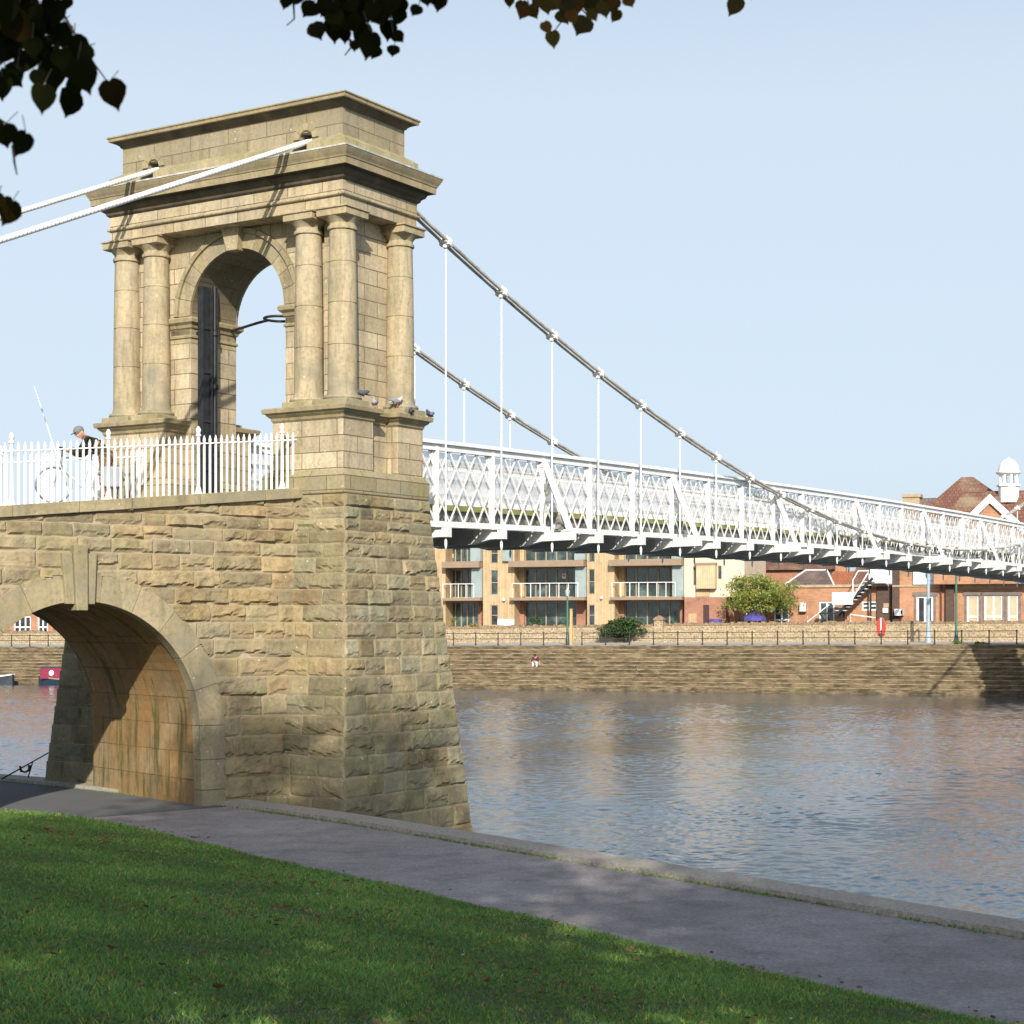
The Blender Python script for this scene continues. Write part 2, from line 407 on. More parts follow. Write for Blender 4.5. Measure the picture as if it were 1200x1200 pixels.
# base piers (battered): mortar core + rock-faced stones
def frustum(mb, sgn, zt, zb, inset=.004):
    def c(z):
        A = pier_a(z) - inset; Bo = pier_b(z, .42 if sgn > 0 else 0) - inset
        ys = (-Bo, -1.15) if sgn < 0 else (1.15, Bo)
        return [(-A, ys[0], z), (A, ys[0], z), (A, ys[1], z), (-A, ys[1], z)]
    mb.add(c(zb) + c(zt), [(0, 3, 2, 1), (4, 5, 6, 7), (0, 1, 5, 4), (1, 2, 6, 5), (2, 3, 7, 6), (3, 0, 4, 7)])
for sgn in (-1, 1):
    core = MB(); frustum(core, sgn, 6.95, -1.2); base = core.build('base_pier', m_mortar, tower)
    mb = MB()
    # face towards the approach (a = -A) and towards the land/river sides
    if sgn < 0:
        courses(mb, lambda s, z, d: (-pier_a(z) - d, s, z), lambda z: -pier_b(z), lambda z: -1.75, 3, tint_pier)
        courses(mb, lambda s, z, d: (s, -pier_b(z) - d, z), lambda z: -pier_a(z), lambda z: pier_a(z), 5, tint_pier)
        courses(mb, lambda s, z, d: (pier_a(z) + d, s, z), lambda z: -pier_b(z), lambda z: -1.2, 8, tint_pier, step=.12)
    else:
        courses(mb, lambda s, z, d: (-pier_a(z) - d, s, z), lambda z: 1.5, lambda z: pier_b(z, .42), 13, tint_pier, step=.06)
        courses(mb, lambda s, z, d: (s, pier_b(z, .42) + d, z), lambda z: -pier_a(z), lambda z: pier_a(z), 15, tint_pier, step=.12)
        courses(mb, lambda s, z, d: (pier_a(z) + d, s, z), lambda z: 1.2, lambda z: pier_b(z, .42), 18, tint_pier, step=.12)
    mb.build('rock_facing', m_rock, base, cols=True)
    # smooth band and pedestals over it
    y0, y1 = (-3.2, -1.2) if sgn < 0 else (1.2, 3.2)
    m = MB(); m.ring([(.0, 6.95), (.02, 6.97), (.02, 7.30), (-.06, 7.42)], -1.38, 1.38, y0, y1); m.build('plinth_band', m_ashlar_moss, tower, bevel=.012)
    y0, y1 = (-3.12, -1.40) if sgn < 0 else (1.40, 3.12)
    yr0, yr1 = (-2.87, -1.403) if sgn < 0 else (1.403, 2.87)
    m = MB(); m.box(-1.3, -.36, y0, y1, 7.41, 8.42); m.box(.45, 1.3, y0, y1, 7.41, 8.42); m.box(-.36, .45, yr0, yr1, 7.41, 8.42)
    m.build('pedestal', m_ashlar, tower, bevel=.008)
    m = MB(); pr = [(.0, 8.38), (.02, 8.40), (.03, 8.45), (.09, 8.50), (.10, 8.53), (.15, 8.54), (.16, 8.62), (.12, 8.64)]
    m.ring(pr, -1.3, -.36, y0, y1); m.ring(pr, .45, 1.3, y0, y1)
    m.ring([(o_ , z - .003) for o_, z in pr], -.25, .34, yr0, yr1)
    m.build('pedestal_cornice', m_cornice, tower, bevel=.006)
m = MB(); m.box(-1.15, 1.15, -1.16, 1.16, -1.2, 6.9); m.build('pier_infill', m_ashlar, tower)

# columns
def col_profile():
    pr = [(.355, 8.75), (.375, 8.79), (.36, 8.83), (.305, 8.85), (.30, 8.88), (.285, 8.95)]
    z = 8.95; r0, r1 = .283, .252
    js = [9.80, 10.60, 11.38]
    def rr(z): t = (z - 8.95) / (11.98 - 8.95); return r0 + (r1 - r0) * t + .010 * math.sin(PI * t)
    for zz in sorted([9.2, 9.5, 10.2, 11., 11.7] + js):
        if zz in js: pr += [(rr(zz), zz - .012), (rr(zz) - .012, zz - .006), (rr(zz) - .012, zz + .004), (rr(zz), zz + .010)]
        else: pr.append((rr(zz), zz))
    pr += [(.252, 11.99), (.285, 12.00), (.29, 12.03), (.285, 12.06), (.255, 12.07), (.255, 12.12), (.27, 12.14), (.275, 12.15), (.32, 12.20), (.345, 12.23)]
    return pr
first = None
for sa in (-1, 1):
    for b in (-2.82, -2.0, 2.0, 2.82):
        if first is None:
            mc = MB(); mc.lathe(col_profile(), 0, 0, 32); first = mc.build('column', m_column, tower, smooth=35)
            ab = MB(); ab.ring([(-.04, 12.22), (.0, 12.24), (.0, 12.36), (.03, 12.37), (.03, 12.40)], -.355, .355, -.355, .355); ab.build('abacus', m_stone, first, bevel=.006)
            pl = MB(); pl.box(-.37, .37, -.37, .37, 8.60, 8.752); pl.build('column_plinth', m_mossstone, first, bevel=.012)
            first.location = (sa * .935, b, 0)
        else:
            c = copy_tree(first, tower); c.location = (sa * .935, b, .0015 if abs(b) < 2.5 else 0); c.rotation_euler = (0, 0, PI / 2 * random.randint(0, 3))

# wall with the archway
AR, AZ = 1.24, 10.77
def arch_pts(c, r, zs, n=28): return [(c + r * math.cos(PI - PI * i / n), zs + r * math.sin(PI * i / n)) for i in range(n + 1)]
def arch_wall(mb, b0, b1, z0, ztop, c, r, zs, fa, fb, n=28):
    """wall seen in (b,z); fa/fb map to the front and back; ztop(b)"""
    ap = arch_pts(c, r, zs, n)
    for f, flip in ((fa, False), (fb, True)):
        def q(pts):
            mb.add([f(*p) for p in pts], [tuple(range(len(pts)))[::-1 if flip else 1]])
        q([(b0, z0), (c - r, z0), (c - r, zs), (c - r, ztop(c - r)), (b0, ztop(b0))])
        q([(c + r, z0), (b1, z0), (b1, ztop(b1)), (c + r, ztop(c + r)), (c + r, zs)])
        for (x0, y0), (x1, y1) in zip(ap[:-1], ap[1:]): q([(x0, y0), (x1, y1), (x1, ztop(x1)), (x0, ztop(x0))])
    def side(pts):
        for p, s in zip(pts[:-1], pts[1:]): mb.add([fa(*p), fb(*p), fb(*s), fa(*s)], [(0, 1, 2, 3)])
    side([(b1, z0), (b1, ztop(b1))]); side([(b1, ztop(b1)), (b0, ztop(b0))]); side([(b0, ztop(b0)), (b0, z0)])
def arch_inside(mb, z0, c, r, zs, fa, fb, n=28):
    pts = [(c - r, z0), (c - r, zs)] + arch_pts(c, r, zs, n)[1:-1] + [(c + r, zs), (c + r, z0)]
    for p, s in zip(pts[:-1], pts[1:]): mb.add([fa(*p), fa(*s), fb(*s), fb(*p)], [(0, 1, 2, 3)])
FA = lambda b, z: (-.72, b, z); FB = lambda b, z: (.66, b, z)
m = MB(); arch_wall(m, -2.62, 2.62, 7.0, lambda b: 12.405, 0, AR, AZ, FA, FB); 
for x in (-AR, AR): m.add([FA(x, 7.0), FA(x, AZ), FB(x, AZ), FB(x, 7.0)], [(0, 1, 2, 3) if x < 0 else (0, 3, 2, 1)])
m.build('arch_wall', m_ashlar, tower)
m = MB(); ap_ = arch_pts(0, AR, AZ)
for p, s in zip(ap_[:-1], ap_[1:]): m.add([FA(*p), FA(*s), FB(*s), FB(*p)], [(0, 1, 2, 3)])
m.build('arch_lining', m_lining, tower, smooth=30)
def ringpart(mb, r0, r1, d0, d1, zs, seg, n=4, gap=.004, key=.0, c=0, mp=None, tr=None):
    for k in range(seg):
        t0 = PI * k / seg; t1 = PI * (k + 1) / seg
        if tr: v = tr.uniform(.85, 1.1); mb.cur = (v, v * tr.uniform(.96, 1.02), v * tr.uniform(.9, 1.0), 1)
        gg = gap / r1
        ts = [t0 + gg + (t1 - t0 - 2 * gg) * i / n for i in range(n + 1)]
        poly = [(c - r1 * math.cos(t), zs + r1 * math.sin(t)) for t in ts] + [(c - r0 * math.cos(t), zs + r0 * math.sin(t)) for t in ts[::-1]]
        mb.prism(poly, lambda x, z: mp(x, z, d0), lambda x, z: mp(x, z, d1))
    mb.cur = (1, 1, 1, 1)
for sa, nm in ((-1, 'front'), (1, 'back')):
    p0 = .72 if sa < 0 else .66
    mp = lambda x, z, d: (sa * (p0 + d), x, z)
    m = MB(); tr = random.Random(4)
    ringpart(m, AR - .003, AR + .30, -.02, .05, AZ, 13, mp=mp, tr=tr); ringpart(m, AR + .303, AR + .40, -.02, .10, AZ, 13, mp=mp, tr=tr)
    m.build('archivolt', m_ring, tower, cols=True, bevel=.006)
    m = MB(); m.prism([(-.14, AZ + AR - .06), (.14, AZ + AR - .06), (.24, 12.42), (-.24, 12.42)], lambda x, z: (sa * (p0 - .05), x, z), lambda x, z: (sa * (p0 + .19 + (z - 12) * .1), x, z))
    m.build('keystone', m_stone, tower, bevel=.012)
for sb in (-1, 1):
    y0, y1 = (AR, 1.80) if sb > 0 else (-1.80, -AR)
    m = MB(); m.ring([(.0, 10.32), (.03, 10.34), (.03, 10.38), (.0, 10.40), (.0, 10.52), (.03, 10.54), (.05, 10.60), (.11, 10.65), (.12, 10.72), (.09, 10.755)], -.72, .66, y0, y1)
    m.build('impost', m_cornice, tower, bevel=.005)

# entablature and attic
m = MB(); m.ring([(0, 12.40), (0, 12.61)], -1.20, 1.20, -3.035, 3.035); m.ring([(.03, 12.61), (.05, 12.63), (.05, 12.665), (0, 12.67), (0, 12.93)], -1.21, 1.21, -3.045, 3.045)
m.build('entablature', m_ashlar, tower, bevel=.006)
m = MB(); m.ring([(.0, 12.90), (.05, 12.94), (.06, 12.98), (.12, 13.02), (.15, 13.08), (.16, 13.12), (.25, 13.125), (-.3, 13.14)], -1.21, 1.21, -3.045, 3.045); m.build('bed_mould', m_darkmould, tower)
m = MB(); m.ring([(-.3, 13.145), (.245, 13.135), (.275, 13.12), (.28, 13.24), (.295, 13.25), (.305, 13.28), (.335, 13.33), (.37, 13.40), (.375, 13.43), (-.2, 13.47)], -1.21, 1.21, -3.045, 3.045)
m.build('cornice', m_cornice, tower)
m = MB(); m.ring([(.33, 13.422), (.385, 13.422), (.39, 13.452), (.2, 13.485), (-.2, 13.50)], -1.21, 1.21, -3.045, 3.045); m.build('lead_flashing', m_lead, tower)
def attic(mb, z0, z1, off, chamf=0):
    for sa in (-1, 1):
        for (b0, b1) in ((-2.88 - off, -2.16), (-1.84, 1.84), (2.16, 2.88 + off)):
            x0, x1 = (-1.0 - off, -.5) if sa < 0 else (.5, 1.0 + off)
            if chamf:
                xa = (x0 + chamf, x1) if sa < 0 else (x0, x1 - chamf)
                ya = (b0 + (chamf if b0 < -2.5 else 0), b1 - (chamf if b1 > 2.5 else 0))
                mb.add([(x0, b0, z0), (x1, b0, z0), (x1, b1, z0), (x0, b1, z0), (xa[0], ya[0], z1), (xa[1], ya[0], z1), (xa[1], ya[1], z1), (xa[0], ya[1], z1)],
                       [(0, 3, 2, 1), (4, 5, 6, 7), (0, 1, 5, 4), (1, 2, 6, 5), (2, 3, 7, 6), (3, 0, 4, 7)])
            else: mb.box(x0, x1, b0, b1, z0, z1)
    if chamf: mb.add([(-.5, -2.88 - off, z0), (.5, -2.88 - off, z0), (.5, -2.88 - off + chamf, z1), (-.5, -2.88 - off + chamf, z1), (-.5, 2.88 + off, z0), (.5, 2.88 + off, z0), (.5, 2.88 + off - chamf, z1), (-.5, 2.88 + off - chamf, z1)],
                     [(0, 1, 2, 3), (5, 4, 7, 6), (0, 3, 7, 4), (1, 5, 6, 2), (3, 2, 6, 7), (0, 4, 5, 1)])
    else: mb.box(-.5, .5, -2.88 - off, 2.88 + off, z0, z1)
m = MB(); attic(m, 13.45, 13.70, .20); attic(m, 13.70, 13.83, .20, .20); m.build('attic_base', m_mossstone, tower)
m = MB(); attic(m, 13.83, 13.98, 0); m.box(-1.0, 1.0, -2.88, 2.88, 13.98, 14.36); m.build('attic', m_attic, tower)
for sa in (-1, 1):
    for b in (-2.0, 2.0):
        m = MB(); ringpart(m, .16, .30, 0, .035, 13.86, 5, mp=lambda x, z, d: (sa * (1.0 + d), x, z), c=b, tr=random.Random(2)); m.build('cable_slot_hood', m_ring, tower, cols=True)
        m = MB(); m.box(min(sa * .52, sa * .56), max(sa * .52, sa * .56), b - .155, b + .155, 13.47, 13.975); m.build('cable_slot', m_black, tower)  # black backing stands in for the shade inside the slot
m = MB(); m.ring([(.0, 14.355), (.03, 14.37), (.05, 14.41), (.13, 14.46), (.14, 14.475), (-.4, 14.477)], -1.0, 1.0, -2.88, 2.88); m.build('roof_cavetto', m_darkmould, tower)
m = MB(); m.ring([(-.4, 14.482), (.21, 14.48), (.215, 14.53), (.24, 14.55), (.235, 14.575), (-.4, 14.63)], -1.0, 1.0, -2.88, 2.88); m.build('roof_cap', m_cornice, tower)

for sb in (-1, 1):
    y = sorted((sb * 2.3, sb * 2.635)); m = MB(); m.box(-.83, .83, *y, 8.6, 12.398); m.build('end_wall', m_ashlar, tower)
# iron gate leaf and pipe against the left jamb, lamp bracket across the archway
m = MB(); m.box(-.68, -.40, .98, 1.10, 7.1, 11.38)
for z in (7.6, 8.6, 9.6, 10.5): m.box(-.68, -.40, .955, .98, z, z + .07)
m.box(-.70, -.64, .95, .98, 7.1, 11.3); m.box(-.44, -.38, .95, .98, 7.1, 11.3)
m.build('gate_leaf', m_black, tower, bevel=.008)
m = MB(); m.tube([(-.24, 1.03, 7.1), (-.24, 1.03, 11.42)], .06, 12)
for z in (7.9, 9.3, 10.4): m.lathe([(.065, z), (.085, z + .02), (.085, z + .1), (.065, z + .12)], -.24, 1.03, 12)
for z in (8.0, 10.45): m.bar((-.24, 1.03, z), (-.24, 1.24, z), .05, .05); m.bar((-.55, 1.09, z), (-.55, 1.24, z), .05, .05)
m.build('downpipe', m_black, tower, smooth=40)
m = MB()
m.tube([(.45, 1.24, 10.62), (.3, .35, 10.70), (.25, .02, 10.72)], .03, 8); m.tube([(.1, -1.24, 10.62), (.2, -.9, 10.70), (.23, -.62, 10.72)], .03, 8)
m.tube([(.24 + .32 * math.cos(t), -.30 + .32 * math.sin(t), 10.72) for t in [2 * PI * i / 24 for i in range(25)]], .028, 8, cap=False)
m.build('lamp_bracket', m_black, tower, smooth=60)

# ================================================================== APPROACH OVER THE RIVERSIDE PATH
appr = empty('approach_viaduct', 'rusticated sandstone approach wall with a low round arch over the riverside path', 'viaduct', W0, ROT_P)
AC, AR2, AZ2 = -4.55, 2.27, 2.63
def ctop(q): return 7.09 + .1 * q
def bat(z): return -.05 * (7.0 - z)
WF = lambda q, z: (q, bat(z) + .0, z); WB_ = lambda q, z: (q, 4.0, z)
m = MB(); arch_wall(m, -14, .9, -1.2, lambda q: ctop(q) - .18, AC, AR2 + .02, AZ2, WF, WB_, 36); m.build('wall_core', m_mortar, appr)
m = MB(); arch_inside(m, -1.2, AC, AR2, AZ2, lambda q, z: (q, bat(z) - .02, z), lambda q, z: (q, 4.02, z), 36)
vault = m.build('vault', m_vault, appr, smooth=30)
keep = lambda q, z: z < ctop(q) - .19 and not ((z >= AZ2 and math.hypot(q - AC, z - AZ2) < AR2 + .47) or (z < AZ2 and abs(q - AC) < AR2 + .47))
m = MB()
courses(m, lambda q, z, d: (q, bat(z) - d, z), lambda z: -9.3, lambda z: .85, 21, tint_wall, [7.25] + CZ, keep, (.5, 1.15), amp=1.2)
m.build('rock_facing', m_rock, appr, cols=True)
m = MB(); mp = lambda x, z, d: (x, bat(z) - d, z); tr = random.Random(9)
ringpart(m, AR2 - .02, AR2 + .5, -.25, .035, AZ2, 11, mp=mp, tr=tr, c=AC, n=6)
for sx in (-1, 1):
    z = AZ2
    for h in (.62, .55, .60, .7, .8):
        v_ = tr.uniform(.92, 1.04); m.cur = (v_ * .95, v_, v_ * .97, 1)
        x0, x1 = sorted((AC + sx * (AR2 - .02), AC + sx * (AR2 + .5)))
        m.prism([(x0, z - h + .005), (x1, z - h + .005), (x1, z - .005), (x0, z - .005)], lambda x, zz: mp(x, zz, -.25), lambda x, zz: mp(x, zz, .035)); z -= h
m.cur = (1, 1, 1, 1)
m.build('arch_ring', m_ring, appr, cols=True, bevel=.008)
m = MB(); tr = random.Random(3)
for x0, x1, d, zt, zb in ((-.13, .13, .17, 5.86, 4.72), (-.33, -.135, .11, 5.72, 4.83), (.135, .33, .11, 5.72, 4.83)):
    v_ = tr.uniform(.9, 1.05); m.cur = (v_, v_, v_ * .95, 1)
    k = .82
    m.prism([(AC - .08 + x0 * k, zb), (AC - .08 + x1 * k, zb), (AC - .08 + x1, zt), (AC - .08 + x0, zt)], lambda x, z: mp(x, z, -.2), lambda x, z: mp(x, z, d))
m.build('keystone', m_ring, appr, cols=True, bevel=.012)
for y0, y1 in ((-.12, .42), (3.6, 4.14)):
    m = MB(); q = -14.; tr = random.Random(6)
    while q < .25:
        L = tr.uniform(.9, 1.5); q1 = min(q + L, .3); v_ = tr.uniform(.85, 1.1); m.cur = (v_, v_, v_ * .95, 1)
        m.add([(q + .004, y0, ctop(q) - .20), (q1 - .004, y0, ctop(q1) - .20), (q1 - .004, y1, ctop(q1) - .20), (q + .004, y1, ctop(q) - .20), (q + .004, y0, ctop(q)), (q1 - .004, y0, ctop(q1)), (q1 - .004, y1, ctop(q1)), (q + .004, y1, ctop(q))],
              [(0, 3, 2, 1), (4, 5, 6, 7), (0, 1, 5, 4), (1, 2, 6, 5), (2, 3, 7, 6), (3, 0, 4, 7)]); q = q1
    m.cur = (1, 1, 1, 1); m.build('coping', m_ring, appr, cols=True, bevel=.01)
m = MB(); m.add([(-14, .4, ctop(-14) - .05), (1.2, .4, ctop(1.2) - .05), (1.2, 3.62, ctop(1.2) - .05), (-14, 3.62, ctop(-14) - .05)], [(0, 1, 2, 3)]); m.build('walkway', m_deckdark, appr)

# white railings on both copings
def railing(label, y, q0, q1, seed):
    t = empty('white_railing', label, 'railing', W0 + pd * q1 + nd * y, ROT_P, 'white picket railings along the approach')
    L = q1 - q0; m = MB(); zz = ctop(q1)
    z = lambda s: ctop(q1 + s) - 0
    m.bar((-L, 0, z(-L) + .93), (.05, 0, z(.05) + .93), .05, .022); rail = m.build('top_rail', m_white, t)
    post = None; pick = None
    n = int(L / .121)
    for k in range(n + 1):
        s = -.05 - k * .121
        if k % 15 == 3:
            if post is None:
                m = MB(); m.lathe([(.075, 0), (.075, .03), (.055, .06), (.05, .10), (.032, .16), (.032, .9), (.045, .92), (.045, .96), (.032, .98), (.03, 1.06), (.05, 1.08), (.05, 1.10), (.03, 1.13), (.045, 1.16), (.05, 1.19), (.03, 1.235), (.012, 1.26)], 0, 0, 12)
                post = m.build('post', m_rod, t, smooth=40); post.location = (s, 0, z(s) - .01)
            else: inst(post, t, (s, 0, z(s) - .01))
        else:
            if pick is None:
                m = MB(); m.ring([(0, 0), (0, .98), (.004, 1.0), (-.006, 1.06), (-.014, 1.09)], -.017, .017, -.017, .017)
                pick = m.build('picket', m_rod, t); pick.location = (s, 0, z(s) - .01)
            else: inst(pick, t, (s, 0, z(s) - .01))
    return t
railing('white picket railing with finial posts on the near coping above the low arch', .14, -8.0, .12, 1)
railing('white picket railing on the far coping, seen behind the near railing and the cyclist', 3.86, -8.0, -.25, 2)
# ================================================================== SUSPENDED DECK
SPAN = 71.9; HS = 2.228; H0 = 3.75; MID = 36.05
def zb(a): return 6.93 - .00033 * (a - MID) ** 2
deck = empty('footbridge_deck', 'white lattice girder footbridge deck hung over the river between the towers', 'footbridge', O, ROT_T)
AS = [1.45 + (SPAN - 2.9) * i / 62 for i in range(63)]
def sweep(mb, poly):
    """closed (b, dz) section swept along the cambered deck"""
    n = len(poly); vs = []
    for a in AS: vs += [(a, b, zb(a) + z) for b, z in poly]
    fs = [tuple(range(n)), tuple((len(AS) - 1) * n + k for k in range(n))[::-1]]
    for i in range(len(AS) - 1):
        for k in range(n): p = i * n + k; q = i * n + (k + 1) % n; fs.append((p, p + n, q + n, q))
    mb.add(vs, fs)
def rect(b0, b1, z0, z1): return [(b0, z0), (b1, z0), (b1, z1), (b0, z1)]
m = MB(); sweep(m, rect(-1.50, 1.50, .40, .49)); m.build('deck_slab', m_deckdark, deck)
for s in (-1, 1):
    x = sorted((s * 1.503, s * 1.60)); m = MB(); sweep(m, rect(*x, .38, .50)); m.build('deck_edge', m_deckedge, deck)
for s in (-1, 1):
    m = MB(); sweep(m, rect(*sorted((s * 1.46, s * 1.49)), .0, .398)); m.build('fascia_plate', m_deckdark, deck)
m = MB()
for b in (-1.2, -.4, .4, 1.2): sweep(m, rect(b - .06, b + .06, .02, .397))
m.build('stringer', m_deckdark, deck)
# one lattice panel
def clip(p, q, L):
    (x0, z0), (x1, z1) = p, q
    t0, t1 = 0., 1.
    for lim, sgn in ((0, 1), (L, -1)):
        d = (x1 - x0) * sgn; c = (lim - x0) * sgn
        t = c / d
        if d > 0: t0 = max(t0, t)
        else: t1 = min(t1, t)
    if t1 - t0 < .02: return None
    f = lambda t: (x0 + (x1 - x0) * t, z0 + (z1 - z0) * t)
    return f(t0), f(t1)
m = MB(); w = HS / 4; Z0, Z1 = .08, 1.68
for i in range(-2, 6):
    for sg, yo in ((1, .012), (-1, -.012)):
        xa = i * w; r_ = clip((xa, Z0), (xa + sg * 2 * w, Z1), HS)
        if r_: (x0, z0), (x1, z1) = r_; m.bar((x0, yo, z0), (x1, yo, z1), .018, .06, (0, 0, 1)) if False else m.bar((x0, yo, z0), (x1, yo, z1), .042, .016, (0, 1, 0))
lat = m.build('lattice_panel', m_white, deck)
m = MB(); m.box(-.03, .03, -.05, .05, .0, 1.72); m.box(-.05, .05, -.075, -.055, .0, 1.66); m.prism([(-.26, 1.66), (.26, 1.66), (.06, 1.28), (-.06, 1.28)], lambda x, z: (x, .03, z), lambda x, z: (x, .045, z))
post = m.build('girder_post', m_white, deck, bevel=.006)
# cross beam with its end brackets
def beam_mesh(bend, name):
    m = MB(); half = [(1.25, -.325), (1.75, -.22), (bend, -.21), (bend, -.005), (1.25, -.005)]
    for s in (-1, 1): m.prism([(s * x, z) for x, z in half][::s], lambda x, z: (-.015, x, z), lambda x, z: (.015, x, z))
    for s in (-1, 1):
        pts = [(1.25, -.325), (1.75, -.22), (bend, -.21)]
        for p, q in zip(pts[:-1], pts[1:]): m.bar((0, s * p[0], p[1]), (0, s * q[0], q[1]), .17, .02, (0, 0, 1))
        
        if s > 0: m.box(-.10, .10, -bend - .004, bend + .004, -.012, .012)
        if bend < 2.3:
            x = sorted((s * 1.94, s * 2.10)); m.box(-.085, .085, *x, -.23, .03)
        else:
            x = sorted((s * 1.82, s * 2.62)); m.box(-.085, .085, *x, -.22, -.013)
    o = m.build(name, m_cream, deck, bevel=.005)
    m = MB(); m.box(-.014, .014, -1.25, 1.25, -.325, -.006); m.box(-.085, .085, -1.25, 1.25, -.34, -.326); m.build('inner_web', m_web, o); return o
cb = beam_mesh(2.08, 'cross_beam'); ob = beam_mesh(2.60, 'outrigger_beam')
m = MB()
for s in (1,): m.bar((0, 1.80, 1.62), (0, 2.50, .0), .07, .17, (1, 0, 0)); m.bar((-.04, 1.80, 1.62), (-.04, 2.50, .0), .03, .22, (1, 0, 0)); m.box(-.06, .06, 1.70, 1.86, 1.52, 1.66); m.box(-.09, .09, 2.36, 2.60, .0, .03)
brace = m.build('raking_brace', m_white, deck, bevel=.005)
first_use = set()
def place(o, loc, rot=(0, 0, 0)):
    if o.name not in first_use: first_use.add(o.name); o.location = loc; o.rotation_euler = rot; return o
    c = copy_tree(o, deck); c.location = loc; c.rotation_euler = rot; return c
for k in range(-1, 30):
    a0 = H0 + HS * k; sl = -math.atan2(zb(a0 + HS) - zb(a0), HS)
    for s in (-1, 1):
        place(lat, (a0, s * 1.72, zb(a0)), (0, sl, 0))
for k in range(0, 30):
    a0 = H0 + HS * k
    outr = k % 3 == 2
    place(ob if outr else cb, (a0, 0, zb(a0)))
    for s in (-1, 1):
        place(post, (a0, s * 1.72, zb(a0) + .08), (0, 0, 0 if s < 0 else PI))
        if outr: place(brace, (a0, 0, zb(a0) + .01), (0, 0, 0 if s > 0 else PI))
for s in (-1, 1):
    m = MB(); x = sorted((s * 1.66, s * 1.80)); sweep(m, rect(*x, .0, .02)); x = sorted((s * 1.755, s * 1.775)); sweep(m, rect(*x, .022, .13)); x = sorted((s * 1.665, s * 1.685)); sweep(m, rect(*x, .022, .13)); m.build('bottom_chord', m_white, deck)
    m = MB(); x = sorted((s * 1.62, s * 1.84)); sweep(m, rect(*x, 1.80, 1.83)); x = sorted((s * 1.755, s * 1.775)); sweep(m, rect(*x, 1.66, 1.797)); x = sorted((s * 1.665, s * 1.685)); sweep(m, rect(*x, 1.66, 1.797))
    x = sorted((s * 1.69, s * 1.76)); sweep(m, rect(*x, 1.833, 1.89)); m.build('top_chord', m_white, deck)
    m = MB(); x = sorted((s * 1.575, s * 1.60)); sweep(m, rect(*x, .503, .63)); m.build('kick_plate', m_white, deck)
    m = MB(); sweep(m, rect(*sorted((s * 1.612, s * 1.616)), .64, 1.64)); m.build('mesh_screen', m_screen, deck)
    m = MB(); x = sorted((s * 1.53, s * 1.59)); sweep(m, rect(*x, 1.40, 1.46)); sweep(m, rect(*x, 1.05, 1.08)); m.build('handrail', m_cream, deck)
ab = H0 + HS * 2
m = MB(); m.box(-.06, .06, -.05, .03, .98, 1.14); m.lathe([(.02, .86), (.045, .88), (.05, .98)], 0, -.02, 10); m.tube([(0, -.02, .88), (-.06, -.01, .72), (-.12, 0, .5), (-.14, 0, .2)], .012, 6)
jb = m.build('junction_box', m_deckdark, deck); jb.location = (ab, -1.84, zb(ab))
fl = empty('floodlight', 'round grey floodlight standing on the outrigger beam beside the raking brace', 'floodlight', O + U * (ab + .02) - V * 2.22 + Vector((0, 0, zb(ab))), ROT_T)
m = MB(); m.box(-.16, .16, -.09, .09, .0, .04); m.prism([(-.20, .04), (.20, .04), (.10, .16), (-.10, .16)], lambda x, z: (x, -.05, z), lambda x, z: (x, .05, z)); m.build('base', m_deckdark, fl, bevel=.01)
m = MB(); MM = Matrix.Translation((0, -.02, .27)) @ Matrix.Rotation(R(75), 4, 'X'); m.lathe([(.05, -.12), (.10, -.09), (.135, .0), (.14, .05), (.13, .06)], 0, 0, 20, MM); m.build('lamp_head', mat_plain('grey_lamp_casting', (.26, .26, .24), .5), fl, smooth=40)

# ================================================================== CABLES
def zc(a): return 7.26 + .00527 * (a - 35.95) ** 2
m = MB(); m.box(-.13, .13, -.10, .10, -.05, .05); m.box(-.05, .05, -.13, .13, -.075, .075); m.lathe([(.035, -.14), (.05, -.12), (.05, -.06)], 0, 0, 10); m.lathe([(.02, .05), (.03, .06), (.03, .13), (.012, .17)], 0, 0, 10)
clampm = None; rodm = None
for s, lab in ((-1, 'main suspension cable pair on the near side of the footbridge with its hanger rods'), (1, 'main suspension cable pair on the far side of the footbridge, partly behind the tower')):
    t = empty('main_cable', lab, 'cable', O + V * (2.0 * s) + Vector((0, 0, 7.26)), ROT_T, 'main suspension cables')
    aa = [.6 + (SPAN - 1.2) * i / 80 for i in range(81)]
    c = MB()
    for y in (-.07, .07): c.tube([(a, y, zc(a) - 7.26) for a in aa], .04, 8)
    c.build('rope_pair', m_cable, t, smooth=60)
    for k in range(30):
        a = H0 + HS * k; sl = -math.atan(2 * .00527 * (a - 35.95)); zt = zc(a); zl = zb(a) - .46
        if clampm is None: clampm = m.build('cable_clamp', m_cream, t); clampm.location = (a, 0, zt - 7.26); clampm.rotation_euler = (0, sl, 0)
        else: inst(clampm, t, (a, 0, zt - 7.26), (0, sl, 0))
        if zt - zl > .3:
            h = MB(); h.lathe([(.021, zl - 7.26), (.021, zt - .1 - 7.26)], 0, 0, 8); h.lathe([(.012, zl - .03 - 7.26), (.026, zl + .02 - 7.26), (.033, zl + .06 - 7.26), (.033, zl + .15 - 7.26), (.028, zl + .17 - 7.26)], 0, 0, 8)
            o = h.build('hanger_rod', m_rod, t, smooth=60); o.location = (a, 0, 0)
